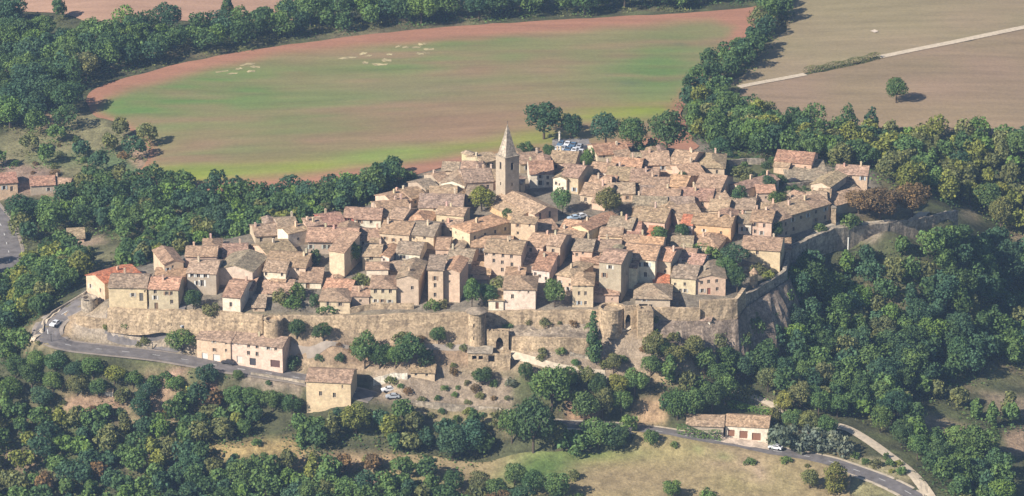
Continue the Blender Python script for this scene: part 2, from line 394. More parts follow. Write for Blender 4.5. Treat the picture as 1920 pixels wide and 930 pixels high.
GX, GY = np.meshgrid(xs, ys); XY = np.stack([GX.ravel(), GY.ravel()], -1)
Z = H(XY); nx, ny = len(xs), len(ys)
Z += (vnoise(XY, 7, 3) - 0.5) * 0.5 * (np.abs(XY[:, 0]) < 230) * np.clip((poly_dist(XY, _rs[:, :2], False)[0] - 6) / 5, 0, 1) * (1 - plateau_mask(XY))
i = np.arange(nx * ny).reshape(ny, nx)
quads = np.stack([i[:-1, :-1], i[:-1, 1:], i[1:, 1:], i[1:, :-1]], -1).reshape(-1, 4)
me = bpy.data.meshes.new('ground'); V = np.concatenate([XY, Z[:, None]], 1)
me.vertices.add(len(V)); me.vertices.foreach_set('co', V.ravel().astype(np.float32))
me.loops.add(quads.size); me.loops.foreach_set('vertex_index', quads.ravel().astype(np.int32))
me.polygons.add(len(quads)); me.polygons.foreach_set('loop_start', np.arange(0, quads.size, 4, dtype=np.int32))
me.polygons.foreach_set('use_smooth', np.ones(len(quads), bool)); me.update(calc_edges=True)
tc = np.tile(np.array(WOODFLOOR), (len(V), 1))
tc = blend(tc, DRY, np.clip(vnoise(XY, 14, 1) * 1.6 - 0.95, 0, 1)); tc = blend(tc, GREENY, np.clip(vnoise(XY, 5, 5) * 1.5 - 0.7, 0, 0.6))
px, py = proj(V); wob = (vnoise(XY, 5, 9) - 0.5) * 14
for poly, c, w in COVERS: tc = blend(tc, c, feather(px + wob, py + wob * 0.5, poly, w))
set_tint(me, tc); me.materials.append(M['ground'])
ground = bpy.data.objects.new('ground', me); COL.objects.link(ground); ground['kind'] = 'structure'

def drape(name, poly, mat, lift, step, colour, jag=0.0):
    """a sheet lying on the ground inside a pixel polygon"""
    P = np.array([on(x, y)[:2] for x, y in poly])
    B = []
    for a, b in zip(P, np.roll(P, -1, 0)):
        k = max(1, int(np.linalg.norm(b - a) / step)); B += [a + (b - a) * j / k for j in range(k)]
    B = np.array(B)
    if jag: B = B + (np.stack([vnoise(B, 6, 11), vnoise(B, 6, 12)], -1) - 0.5) * jag
    g = np.stack(np.meshgrid(np.arange(B[:, 0].min(), B[:, 0].max(), step), np.arange(B[:, 1].min(), B[:, 1].max(), step)), -1).reshape(-1, 2)
    g = g[inside(g, B)]; g = g[poly_dist(g, B)[0] > step * 0.45] if len(g) else g
    A = np.concatenate([B, g]); n = len(B)
    vv, _, ff, *_ = delaunay_2d_cdt([Vector(p) for p in A], [(k, (k + 1) % n) for k in range(n)], [list(range(n))], 1, 1e-5)
    A = np.array([tuple(v) for v in vv]); z = H(A) + lift
    V = np.concatenate([A, z[:, None]], 1)
    me = bpy.data.meshes.new(name); me.from_pydata(V.tolist(), [], [tuple(f) for f in ff])
    me.polygons.foreach_set('use_smooth', [True] * len(me.polygons))
    px, py = proj(V); set_tint(me, colour(A, px, py)); me.materials.append(M[mat]); me.update()
    o = bpy.data.objects.new(name, me); COL.objects.link(o); o['kind'] = 'structure'; return o

def blob(px, py, cx, cy, rx, ry, a=0.0):
    dx, dy = px - cx, py - cy; c, s = math.cos(R(a)), math.sin(R(a))
    return np.exp(-(((dx * c + dy * s) / rx) ** 2 + ((-dx * s + dy * c) / ry) ** 2))
INNER = [(182,205),(200,186),(250,166),(330,146),(400,126),(520,103),(640,92),(820,76),(1000,62),(1200,48),(1330,36),(1378,52),(1372,75),(1330,110),(1295,150),(1262,205),
         (1250,250),(1100,272),(1000,280),(860,290),(760,306),(640,320),(560,330),(470,333),(400,342),(330,347),(262,325),(288,285),(262,250),(225,225)]
def field_colour(A, px, py):
    c = np.tile(np.array((0.29, 0.145, 0.092)), (len(A), 1))
    wob = (vnoise(A, 12, 2) - 0.5) * 7; wo2 = (vnoise(A, 30, 4) - 0.5) * 60
    k = feather(px + wo2 * 0.25, py + wob, INNER, 9)
    g = np.tile(np.array((0.195, 0.165, 0.078)), (len(A), 1))
    g = blend(g, (0.235, 0.148, 0.09), np.clip(blob(px, py + wo2*.2, 800, 245, 420, 42, -4) * 1.1, 0, 1))
    g = blend(g, (0.225, 0.155, 0.10), np.clip(blob(px, py, 760, 170, 160, 30, -5) * 0.7, 0, 1))
    GR, YG = (0.090, 0.172, 0.042), (0.195, 0.230, 0.034)
    for cx, cy, rx, ry, a, s, col in [(320,185,170,40,-12,1.0,GR),(250,205,90,22,10,.8,GR),(450,165,120,35,-8,.7,GR),(560,210,160,28,0,.5,GR),(760,120,150,26,-4,.65,GR),(880,75,120,10,-3,.8,GR),
        (470,270,240,32,-5,.5,GR),(1230,110,110,40,-15,.75,GR),(1240,150,70,38,-10,.9,GR),(1000,100,160,25,-4,.3,GR),(1210,208,130,16,-3,1.0,YG),(1110,215,70,10,0,.7,YG),
        (380,325,130,18,2,1.0,YG),(560,312,140,14,-4,.8,YG),(740,288,130,13,-3,.9,(0.16,0.23,0.05)),(930,270,130,12,-6,.7,YG),(1000,255,60,14,0,.6,YG),(700,180,180,20,-3,.35,GR)]:
        g = blend(g, col, np.clip(blob(px + wo2 * .35, py + wo2 * .09, cx, cy, rx, ry, a) * s * (0.75 + 0.5 * vnoise(A, 22, 6)), 0, 1))
    band = vnoise(A * np.array((.16, 1.0)), 9, 14) * .6 + vnoise(A * np.array((.3, 1.0)), 4, 15) * .4
    g = blend(g, (0.225, 0.145, 0.088), np.clip(band * 2.6 - 1.15, 0, 1) * .75); g = blend(g, (0.13, 0.175, 0.055), np.clip(.8 - band * 2.0, 0, 1) * .6)
    for cx, cy, rx, ry in [(1180,156,22,5),(1275,84,12,3)]: g = blend(g, (0.10,0.13,0.06), blob(px, py, cx, cy, rx, ry) * 0.8)
    return c * (1 - k[:, None]) + g * k[:, None]
FIELD = [(158,190),(168,176),(200,157),(330,122),(420,104),(500,90),(640,72),(780,56),(900,47),(1050,38),(1200,30),(1330,22),(1422,12),(1440,14),(1420,45),(1400,70),(1350,108),(1310,150),
         (1285,185),(1278,215),(1292,252),(1310,275),(1240,275),(1000,292),(860,305),(760,335),(700,356),(560,372),(480,380),(420,366),(350,362),(290,352),(252,330),(285,290),(262,255),(225,232),(180,222)]
drape('crop_field', FIELD, 'field', 0.25, 2.6, field_colour, 1.5)
drape('ploughed_field', [(20,-40),(15,5),(40,22),(110,24),(185,48),(260,40),(420,42),(560,45),(560,-40)], 'field', 0.25, 4.0,
      lambda A, px, py: np.tile(np.array((0.33, 0.205, 0.14)), (len(A), 1)), 2)
def dry_colour(base, other):
    def f(A, px, py):
        c = np.tile(np.array(base), (len(A), 1)); return blend(c, other, np.clip(vnoise(A, 25, 8) * 1.4 - 0.3, 0, 1) * 0.7)
    return f
drape('stubble_field', [(1362,160),(1395,140),(1425,100),(1472,60),(1480,10),(1490,-60),(2010,-60),(2010,36),(1920,52),(1780,80),(1650,107),(1510,139),(1400,161)], 'field', 0.25, 4.0,
      dry_colour((0.240, 0.185, 0.112), (0.20, 0.175, 0.09)), 1.5)
drape('dry_field', [(1375,190),(1392,165),(1510,143),(1650,111),(1780,84),(1920,56),(2010,40),(2010,265),(1900,262),(1780,245),(1700,240),(1560,245),(1450,230),(1385,205)], 'field', 0.25, 4.0,
      dry_colour((0.235, 0.165, 0.108), (0.205, 0.16, 0.09)), 2)
def meadow_colour(A, px, py):
    c = np.tile(np.array((0.235, 0.18, 0.10)), (len(A), 1))
    c = blend(c, (0.24, 0.205, 0.085), np.clip(vnoise(A, 13, 8) * 1.5 - 0.5, 0, 1) * .7)
    c = blend(c, (0.09, 0.14, 0.04), np.clip(blob(px, py, 1010, 880, 75, 30, -20) * 1.3, 0, 1))
    c = blend(c, (0.13, 0.17, 0.05), np.clip(blob(px, py, 1080, 850, 120, 14, 0), 0, 1))
    c = blend(c, (0.31, 0.23, 0.15), np.clip(blob(px, py, 1410, 880, 70, 22, 8) * (vnoise(A, 4, 3) * 1.4), 0, 1))
    c = blend(c, (0.12, 0.15, 0.055), np.clip(blob(px, py, 1350, 853, 22, 6, 8) + blob(px, py, 1310, 845, 14, 6), 0, 1) * .8)
    return c
drape('meadow', [(700,880),(760,855),(900,868),(960,858),(1060,848),(1180,842),(1185,812),(1240,815),(1330,832),(1440,852),(1540,872),(1590,890),(1600,960),(1200,965),(1000,960),(860,925),(760,900)], 'meadow', 0.4, 2.5, meadow_colour, 1.5)
drape('forecourt', [(1350,822),(1365,812),(1438,824),(1442,845),(1395,838),(1352,830)], 'meadow', 0.3, 1.5, lambda A, px, py: np.tile(np.array((0.52, 0.42, 0.33)), (len(A), 1)))
drape('parking_ground', [(190,612),(215,597),(300,604),(345,612),(372,628),(366,650),(300,640),(215,634)], 'meadow', 0.3, 2.0, lambda A, px, py: np.tile(np.array((0.30, 0.255, 0.215)), (len(A), 1)), 1)
drape('car_park', [(1035,262),(1105,262),(1108,290),(1088,298),(1036,292)], 'meadow', 0.3, 2.0, lambda A, px, py: np.tile(np.array((0.20, 0.185, 0.175)), (len(A), 1)), 1)

def ribbon(name, P, hw, mat, lift=0.06, cols=5, lie=False):
    T = np.gradient(P[:, :2], axis=0); T /= np.linalg.norm(T, axis=1)[:, None] + 1e-9
    Nn = np.stack([T[:, 1], -T[:, 0]], -1); mb = MB(); rows = []
    for k in range(len(P)):
        r = []
        for j in range(cols):
            o = (j / (cols - 1) * 2 - 1) * hw; q = P[k, :2] + Nn[k] * o
            r.append((q[0], q[1], (hz(*q) if lie else P[k, 2]) + lift - 0.04 * abs(o) / max(hw, .1)))
        rows.append(r)
    for a, b in zip(rows, rows[1:]):
        for j in range(cols - 1): mb.face((a[j], b[j], b[j + 1], a[j + 1]))
    o = mb.build(name, M[mat]); o['kind'] = 'structure'; return o
for nm, (P, hw) in ROADS.items():
    ribbon(nm if nm != 'far_road' else 'road', P, hw, 'asphalt', 0.05)
    T = np.gradient(P[:, :2], axis=0); T /= np.linalg.norm(T, axis=1)[:, None]; Nn = np.stack([T[:, 1], -T[:, 0]], -1)
    for sgn in (-1, 1):     # gravel verges, a step lower than the road, and worn edge lines
        Q = P.copy(); Q[:, :2] += Nn * sgn * (hw + 0.55); ribbon('verge', Q, 0.7, 'gravel' if nm == 'lower_road' else 'lot', -0.02, 3)
    mb = MB(); k = 0
    while k + 2 < len(P):
        a, b = P[k], P[k + 1]; t = (b - a)[:2]; t = t / np.linalg.norm(t); n = np.array((t[1], -t[0])) * 0.09
        mb.face([(a[0] - n[0], a[1] - n[1], a[2] + .075), (b[0] - n[0], b[1] - n[1], b[2] + .075), (b[0] + n[0], b[1] + n[1], b[2] + .075), (a[0] + n[0], a[1] + n[1], a[2] + .075)]); k += 4
    o = mb.build('road_marking', M['mark']); o['kind'] = 'structure'
def path(name, pts, w, mat, lift=0.2):
    P = smooth_line([on(x, y) for x, y in pts], 1.5); P[:, 2] = H(P[:, :2]); z = P[:, 2].copy()
    for _ in range(3): z[1:-1] = (z[:-2] + z[1:-1] * 2 + z[2:]) / 4
    P[:, 2] = np.maximum(z, P[:, 2]); return ribbon(name, P, w / 2, mat, lift + .08, 5, True)
path('track', [(1560,797),(1590,805),(1620,822),(1660,850),(1700,880),(1725,905),(1750,945)], 3.8, 'gravel')
path('path', [(935,655),(965,668),(1010,680),(1050,690),(1100,697),(1135,702)], 2.2, 'gravel')
path('path', [(1365,735),(1400,742),(1430,752),(1460,768),(1475,785)], 2.4, 'gravel')
path('path', [(1545,462),(1540,478),(1532,490),(1518,502)], 1.8, 'gravel')
path('path', [(1385,165),(1440,154),(1510,141)], 3.0, 'gravel', .4)
path('path', [(1648,109),(1720,94),(1800,78),(1925,52),(2000,36)], 3.4, 'gravel', .4)
path('path', [(545,652),(600,653),(660,655)], 1.0, 'lot')
path('path', [(760,655),(820,652),(880,652)], 1.4, 'lot')
path('path', [(200,588),(240,592),(300,604),(345,616)], 6.5, 'asphalt')
path('path', [(1478,470),(1520,452),(1560,436),(1610,429),(1660,423),(1720,411),(1780,400)], 2.6, 'gravel', .3)
path('path', [(60,640),(78,620),(86,600),(110,580)], 1.6, 'gravel', .25)
path('path', [(1110,622),(1150,618),(1175,612),(1190,603)], 3.0, 'gravel', .5)
# pale patches where the soil shows chalk in the crop
for x, y, w in [(415,133,18),(430,141,14),(465,124,20),(482,129,16),(462,138,14),(450,130,10),(650,108,22),(672,103,12),(685,108,10),(731,105,10),(742,91,8),(775,90,14),(782,84,10),(797,82,9),(804,92,20),(795,99,14),(778,102,12),(722,113,16),(712,121,22),(690,121,8),(758,92,10)]:
    for q_ in range(1):
      w = w * 1.15
      drape('bare_soil', [(x - w * .5, y), (x - w * .1, y - 2.6), (x + w * .2, y - 1.5), (x + w * .6, y - 1.9), (x + w * .5, y + 1.5), (x + w * .1, y + 1.2), (x - w * .25, y + 2.5)], 'meadow', 0.32, 0.9, lambda A, px, py: np.tile(np.array((0.37, 0.31, 0.175)), (len(A), 1)) * (0.6 + 0.6 * vnoise(A, 1.8, 5))[:, None], 5.0)
drape('bare_soil', [(1630,60),(1640,57),(1648,60),(1640,63)], 'meadow', 0.5, 1.5, lambda A, px, py: np.tile(np.array((0.5, 0.42, 0.34)), (len(A), 1)), 1.0)
# ------------------------------------------------------------------ houses
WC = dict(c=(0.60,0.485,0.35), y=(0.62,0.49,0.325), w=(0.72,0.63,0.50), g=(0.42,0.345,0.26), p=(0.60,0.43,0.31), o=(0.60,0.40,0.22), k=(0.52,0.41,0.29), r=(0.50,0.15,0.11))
RC = dict(b=(0.285, 0.192, 0.128), t=(0.335, 0.240, 0.155), r=(0.40, 0.145, 0.08), o=(0.39, 0.235, 0.145), g=(0.255, 0.196, 0.138), k=(0.325, 0.222, 0.148), d=(0.29, 0.172, 0.115))
hr = random.Random(11)
def wallface(mb, o, u, n, W, Ht, ops, bot=-3.0, deep=0.28):
    """one wall with real openings; o = lower left corner, u along, n inward"""
    us = sorted({0, W, *[a for p in ops for a in (p[0], p[0] + p[2])]}); vs = sorted({bot, Ht, *[a for p in ops for a in (p[1], p[1] + p[3])]})
    def P(a, b, d=0.0): return (o[0] + u[0] * a + n[0] * d, o[1] + u[1] * a + n[1] * d, o[2] + b)
    for a0, a1 in zip(us, us[1:]):
        for b0, b1 in zip(vs, vs[1:]):
            ca, cb = (a0 + a1) / 2, (b0 + b1) / 2
            if any(p[0] < ca < p[0] + p[2] and p[1] < cb < p[1] + p[3] for p in ops): continue
            mb.face((P(a0, b0), P(a1, b0), P(a1, b1), P(a0, b1)))
    for x, y, w, h in ops:
        for q in (((x, y), (x + w, y)), ((x + w, y), (x + w, y + h)), ((x + w, y + h), (x, y + h)), ((x, y + h), (x, y))):
            (a, b), (c, d) = q; mb.face((P(a, b), P(c, d), P(c, d, deep), P(a, b, deep)))
def roof_mesh(kind, W, Dp, Ht, t, ov=0.42, th=0.2):
    """returns (MB, rise); local frame: x along the front, y inward from -Dp/2 (front) to Dp/2"""
    mb = MB(); x0, x1, y0, y1 = -W / 2 - ov, W / 2 + ov, -Dp / 2 - ov, Dp / 2 + ov; ze = Ht - ov * t
    if kind == 'G':
        rise = (y1 - y0) / 2 * t; a, b = (x0 + .15, 0, ze + rise), (x1 - .15, 0, ze + rise)
        x0 += .15; x1 -= .15
        top = [[(x0, y0, ze), (x1, y0, ze), b, a], [(x1, y1, ze), (x0, y1, ze), a, b]]
        edge = [(x0, y0, ze), (x1, y0, ze), b, (x1, y1, ze), (x0, y1, ze), a]
    elif kind == 'F':
        rise = (x1 - x0) / 2 * t; y0 += .15; y1 -= .15; a, b = (0, y0, ze + rise), (0, y1, ze + rise)
        top = [[(x0, y1, ze), (x0, y0, ze), a, b], [(x1, y0, ze), (x1, y1, ze), b, a]]
        edge = [(x0, y0, ze), a, (x1, y0, ze), (x1, y1, ze), b, (x0, y1, ze)]
    elif kind in 'HP':
        if W >= Dp: rise = (y1 - y0) / 2 * t; s = (x1 - x0 - (y1 - y0)) / 2; a, b = (-s, 0, ze + rise), (s, 0, ze + rise); order = 0
        else: rise = (x1 - x0) / 2 * t; s = (y1 - y0 - (x1 - x0)) / 2; a, b = (0, -s, ze + rise), (0, s, ze + rise); order = 1
        c = [(x0, y0, ze), (x1, y0, ze), (x1, y1, ze), (x0, y1, ze)]; edge = c
        if order == 0: top = [[c[0], c[1], b, a], [c[1], c[2], b], [c[2], c[3], a, b], [c[3], c[0], a]]
        else: top = [[c[0], c[1], a], [c[1], c[2], b, a], [c[2], c[3], b], [c[3], c[0], a, b]]
        if s < 0.05: top = [[c[k], c[(k + 1) % 4], (0, 0, ze + rise)] for k in range(4)]
    elif kind == 'M':
        rise = (y1 - y0) * t; edge = [(x0, y0, ze), (x1, y0, ze), (x1, y1, ze + rise), (x0, y1, ze + rise)]; top = [edge]
    else:  # 'B' falls to the back
        rise = (y1 - y0) * t; edge = [(x0, y0, ze + rise), (x1, y0, ze + rise), (x1, y1, ze), (x0, y1, ze)]; top = [edge]
    for f in top:
        mb.face(f); mb.face([(p[0], p[1], p[2] - th) for p in f[::-1]])
    for p, q in zip(edge, edge[1:] + edge[:1]): mb.face((p, (p[0], p[1], p[2] - th), (q[0], q[1], q[2] - th), q))
    return mb, rise
def opening_part(root, name, A, u, n, op, deep, shut=None, frame='frame', colour=None, bars=True):
    """a window, door or garage door set in its opening"""
    x, y, w, h = op; mb = MB()
    def P(a, b, d): return (A[0] + u[0] * a + n[0] * d, A[1] + u[1] * a + n[1] * d, A[2] + b)
    e = 0.004; f = 0.09
    if name == 'window':
        mb.face((P(x - e, y - e, deep - .02), P(x + w + e, y - e, deep - .02), P(x + w + e, y + h + e, deep - .02), P(x - e, y + h + e, deep - .02)), 0)
        g = mb.build('window', [M['glass'], M['frame']], root)
        mf = MB()
        bars_ = [(x, y, f, h), (x + w - f, y, f, h), (x + f, y, w - 2 * f, f), (x + f, y + h - f, w - 2 * f, f)] + ([(x + w / 2 - .04, y + f, .08, h - 2 * f)] if bars else [])
        for a, b, c, d in bars_:
            q = [P(a, b, deep - .07), P(a + c, b, deep - .07), P(a + c, b + d, deep - .07), P(a, b + d, deep - .07)]; mf.face(q)
        mf.build('frame', M['frame'], g)
        ms = MB(); s = [P(x - .1, y - .08, -.07), P(x + w + .1, y - .08, -.07), P(x + w + .1, y - .005, -.07), P(x - .1, y - .005, -.07)]
        s2 = [P(x - .1, y - .08, deep - .1), P(x + w + .1, y - .08, deep - .1), P(x + w + .1, y - .005, deep - .1), P(x - .1, y - .005, deep - .1)]
        ms.face(s); ms.face((s[3], s[2], s2[2], s2[3])); ms.face((s[0], s2[0], s2[1], s[1])); ms.face((s[0], s[3], s2[3], s2[0])); ms.face((s[1], s2[1], s2[2], s[2]))
        ms.build('sill', M['frame'], g)
        if shut:
            for sgn in (-1, 1):
                a = x - w * .52 if sgn < 0 else x + w * 1.02; mm = MB()
                q = [(a, y), (a + w * .5, y), (a + w * .5, y + h), (a, y + h)]
                mm.face([P(*p, -.06) for p in q])
                for (p, r_) in zip(q, q[1:] + q[:1]): mm.face((P(*p, -.06), P(*p, -.004), P(*r_, -.004), P(*r_, -.06)))
                mm.build('shutter', M['wood'], g, shut)
        return g
    mb.face((P(x - e, y - e, deep - .04), P(x + w + e, y - e, deep - .04), P(x + w + e, y + h + e, deep - .04), P(x - e, y + h + e, deep - .04)))
    k = 0
    while k * .25 < w - .1:      # boards
        mb.face((P(x + k * .25 + .02, y + .03, deep - .06), P(x + k * .25 + .22, y + .03, deep - .06), P(x + k * .25 + .22, y + h - .03, deep - .06), P(x + k * .25 + .02, y + h - .03, deep - .06))); k += 1
    d = mb.build(name, M['dark'] if colour is None else M['wood'], root, colour)
    return d
HOUSES = {}; RECT = []
def house(name, label, cat, x0, x1, ye, yb, yaw, depth, roof, slope, wc, rc, wins=(), doors=(), ch=None, shut=None, sidew=0, leftw=0, ov=0.42, base=None, group='houses of the hilltop village', wsize=(0.95, 1.35), dk=1.22):
    depth *= dk if group == 'houses of the hilltop village' else 1
    inner = group == 'houses of the hilltop village' and yb < 566 and base is None
    if inner and abs(yaw) < 15 and cat == 'house': yaw += (-9 if (x0 + x1) / 2 > 900 else -4) + hr.uniform(-5, 5)
    plain = any(w_ in label for w_ in ('blank', 'plain', 'flank'))
    if cat == 'house' and len(wins) == 0 and not doors and not plain: wins = 'a12'
    if cat == 'house' and not isinstance(wins, str) and inner and len(wins) == 1: wins = list(wins) + [(x0 + (x1 - x0) * hr.uniform(.15, .35), ye + (yb - ye) * .35, .8, 1.1), (x0 + (x1 - x0) * hr.uniform(.65, .85), ye + (yb - ye) * .7, .8, 1.1)]
    yaw = R(yaw + hr.uniform(-.8, .8)); xc = (x0 + x1) / 2
    Pm = on(xc, yb) if base is None else at(xc, yb, base)
    u = np.array((math.cos(yaw), math.sin(yaw))); n = np.array((-u[1], u[0]))
    def onplane(px, py):
        d = ray(px, py); t = ((Pm[:2] - CAM[:2]) @ n) / (d[:2] @ n); q = CAM + d * t
        return float((q[:2] - Pm[:2]) @ u), float(q[2] - Pm[2])
    ua, ub = onplane(x0, yb)[0], onplane(x1, yb)[0]; Ht = onplane(xc, ye)[1]; W = ub - ua
    A2 = Pm[:2] + u * ua; c2 = A2 + u * W / 2 + n * depth / 2
    root = empty(name, (c2[0], c2[1], Pm[2]), yaw); tag(root, label, cat, group)
    t = math.tan(R(slope)); jit = lambda c, s=.09: tuple(max(0, v * (1 + hr.uniform(-s, s))) for v in c)
    wcol = jit(WC[wc] if isinstance(wc, str) else wc, .05); rcol = jit(RC[rc], .06) if isinstance(rc, str) else rc
    A = (-W / 2, -depth / 2, 0.0); ops = []; kinds = []
    if isinstance(wins, str):
        nr, nc = int(wins[1]), int(wins[2])
        for r in range(nr):
            for c in range(nc):
                if hr.random() < .12: continue
                w, h = wsize[0] * hr.uniform(.85, 1.1), wsize[1] * hr.uniform(.85, 1.1)
                uu = W * (c + .5) / nc + hr.uniform(-.25, .25) - w / 2; vv = Ht - (Ht / (nr + .15)) * (r + .62) - h / 2
                if uu > .15 and uu + w < W - .15 and vv > .2 and vv + h < Ht - .15: ops.append((uu, vv, w, h)); kinds.append(('window', None))
    else:
        for q in wins:
            uu, vv = onplane(q[0], q[1]); uu -= ua; w, h = (q[2], q[3]) if len(q) > 3 else wsize
            ops.append((uu - w / 2, vv - h / 2, w, h)); kinds.append(('window', None))
    for q in doors:
        uu, vv = onplane(q[0], q[1]); uu -= ua; w, h = q[2], q[3]; ops.append((uu - w / 2, max(vv - h / 2, 0.02), w, h)); kinds.append((q[4] if len(q) > 4 else 'door', q[5] if len(q) > 5 else (0.20, 0.13, 0.08)))
    good = []
    for o_, k_ in zip(ops, kinds):
        x, y, w, h = o_; y = max(y, .02)
        if y + h > Ht - .12: y = Ht - .12 - h
        if x < .1 or x + w > W - .1 or y < -2.5 or any(not (x + w + .06 < g[0][0] or g[0][0] + g[0][2] + .06 < x or y + h + .06 < g[0][1] or g[0][1] + g[0][3] + .06 < y) for g in good): continue
        good.append(((x, y, w, h), k_))
    side, left = [], []
    for cnt, lst in ((sidew, side), (leftw, left)):
        for k in range(cnt): lst.append((depth * (k + .5) / cnt - .45, Ht * .52, .9, 1.25))
    mb = MB(); rm, rise = roof_mesh(roof, W, depth, Ht, t, ov); hw, hd = W / 2, depth / 2
    hb = Ht + (depth * t if roof == 'M' else 0); hf = Ht + (depth * t if roof == 'B' else 0)
    wallface(mb, A, (1, 0), (0, 1), W, hf - .03, [g[0] for g in good]); wallface(mb, (hw, hd, 0), (-1, 0), (0, -1), W, hb - .03, [])
    wallface(mb, (hw, -hd, 0), (0, 1), (-1, 0), depth, Ht - .03, side); wallface(mb, (-hw, hd, 0), (0, -1), (1, 0), depth, Ht - .03, left)
    z = Ht - .03
    if roof == 'G':
        for s in (-1, 1): mb.face(((s * hw, -s * hd, z), (s * hw, s * hd, z), (s * hw, 0, z + hd * t)))
    if roof == 'F':
        for s in (-1, 1): mb.face(((s * hw, s * hd, z), (-s * hw, s * hd, z), (0, s * hd, z + hw * t)))
    if roof in 'MB':
        for s in (-1, 1): mb.face(((s * hw, -hd, z), (s * hw, hd, z), (s * hw, hd if roof == 'M' else -hd, z + depth * t)))
    mb.build('wall', M['wall'], root, wcol)
    ro = rm.build('roof', M['roof'], root, rcol)
    for (op, (k, col)) in good:
        opening_part(root, k if k != 'gap' else 'opening', A, (1, 0), (0, 1), op, .28, shut or (hr.choice(((.42,.40,.36),(.30,.20,.13),(.38,.42,.44),(.55,.52,.46))) if k == 'window' and hr.random() < .3 and op[0] > .6 and op[0] + op[2] < W - .6 and cat == 'house' else None), colour=None if k == 'gap' else col)
    if inner and cat == 'house' and roof == 'G' and W > 6.5 and hr.random() < .55:     # a rear or front wing with its roof across the main one
        ww, wd = W * hr.uniform(.38, .52), depth * hr.uniform(.45, .6); wxc = hr.choice((-1, 1)) * (W - ww) / 2 * .94; back = hr.random() < .72
        wh = Ht + hr.uniform(-.3, .9) if back else Ht * hr.uniform(.62, .8); yc = hd + wd * .12 if back else -hd - wd * .2
        if not back: wd *= .6
        wm, _ = roof_mesh('F' if back else 'M', ww, wd, wh, t * .95, .3); wm.v = [(x + wxc, y + yc, z) for x, y, z in wm.v]
        w2 = MB(); w2.box((wxc, yc, wh / 2 - 1.5), (ww, wd, wh + 3 - .03))
        if back:
            for s in (-1, 1): w2.face(((wxc + s * ww / 2, yc + s * wd / 2, wh - .03), (wxc - s * ww / 2, yc + s * wd / 2, wh - .03), (wxc, yc + s * wd / 2, wh - .03 + ww / 2 * t * .95)))
        else:
            for s in (-1, 1): w2.face(((wxc + s * ww / 2, yc - wd / 2, wh - .03), (wxc + s * ww / 2, yc + wd / 2, wh - .03), (wxc + s * ww / 2, yc + wd / 2, wh - .03 + wd * t * .95)))
        w2.build('wing', M['wall'], root, jit(wcol, .08)); wm.build('wing_roof', M['roof'], root, jit(hr.choice((RC['b'], RC['t'], RC['g'], RC['k'])), .08))
    for op in side: opening_part(root, 'window', (hw, -hd, 0), (0, 1), (-1, 0), op, .28)
    for op in left: opening_part(root, 'window', (-hw, hd, 0), (0, -1), (1, 0), op, .28)
    nch = hr.choice((0, 1, 1, 2)) if ch is None else ch
    for k in range(nch):
        if roof in 'GHP' and W >= depth or roof == 'G': x, y = hr.uniform(-.42, .42) * W, hr.uniform(-.15, .3) * depth; zt = Ht + (hd - abs(y)) * t
        elif roof in 'FHP': x, y = hr.uniform(-.3, .3) * W, hr.uniform(-.38, .38) * depth; zt = Ht + (hw - abs(x)) * t
        else: x, y = hr.uniform(-.35, .35) * W, hr.uniform(-.1, .35) * depth; zt = Ht + ((y + hd) if roof == 'M' else (hd - y)) * t
        cm = MB(); hh = hr.uniform(.8, 1.5); cm.box((x, y, zt + hh / 2 - .35), (.55, .75, hh + .7)); cm.box((x, y, zt + hh + .06), (.72, .92, .1)); cm.box((x, y, zt + hh + .2), (.35, .5, .18))
        cm.build('chimney', M['wall'], ro, jit(hr.choice((WC['k'], WC['c'], WC['p'])), .1))
    HOUSES[label] = (root, np.array((c2[0], c2[1], Pm[2] + Ht))); RECT.append((c2, u, n, W / 2, depth / 2, yaw))
    return dict(root=root, W=W, D=depth, H=Ht, n=n, u=u, P=Pm, c=c2, yaw=yaw, rise=rise, hd=hd)
hs = house
B = 'house'
hs('stone_house','stone house with a bright red tiled roof at the bend of the hairpin road',B,163,197,523,556,-48,11,'F',17,'p','r',[],ch=1)
hs('village_house','broad cream house with a plain blank wall, beside the red roofed house on the rampart',B,205,276,538,580,-3,10,'G',17,'y','g',[(249,553,.9,1.2),(247,541,.6,.6),(272,546,.6,.7)],[(265,557,1.2,2.6,'door',(.13,.12,.11))],ch=1)
hs('village_house','grey beige rampart house with an orange front roof and two white shutters',B,280,335,541,581,-5,9,'G',17,'k','o',[(291,547),(313,550,1.0,1.2),(321,550,1.0,1.2),(291,558),(322,566),(318,560,.8,.9)],[(293,574,1.1,2.2)],ch=1)
hs('village_house','red brown roofed house directly behind the grey beige rampart house',B,289,345,524,545,-6,9,'G',18,'p','d','a12',ch=1)
hs('village_house','tall narrow pink house with a pointed gable above the orange roofed rampart house',B,309,345,492,530,20,11,'F',19,'p','b',[(324,500,.7,.9)],ch=0)
hs('village_house','long brownish house with three white windows under a pink tiled roof',B,352,406,511,552,-3,10,'G',17,'g','t',[(360,515,1.1,1.5),(372,515,1.1,1.5),(385,515,1.1,1.5),(370,531),(379,531,1.1,2)],shut=(.62,.6,.55),ch=1)
hs('village_house','house with two wide blank cream gable walls in front of its brown roof',B,407,474,506,537,-12,12,'F',16,'c','g',[],ch=0)
hs('village_house','small cream rampart house with one arched window and a long shaded flank',B,418,451,556,587,-14,13,'G',16,'w','b',[(433,571,.9,1.5)],ch=1)
hs('outbuilding','low shed roof between the small cream rampart house and the wide gables','outbuilding',430,472,541,556,-12,5,'M',14,'k','b',[(440,547,.8,.8)],ch=0)
hs('village_house','small hipped cottage at the upper left tip of the village against the trees',B,381,415,466,482,8,8,'H',20,'p','b',[(400,472,1.2,1.5)],ch=1)
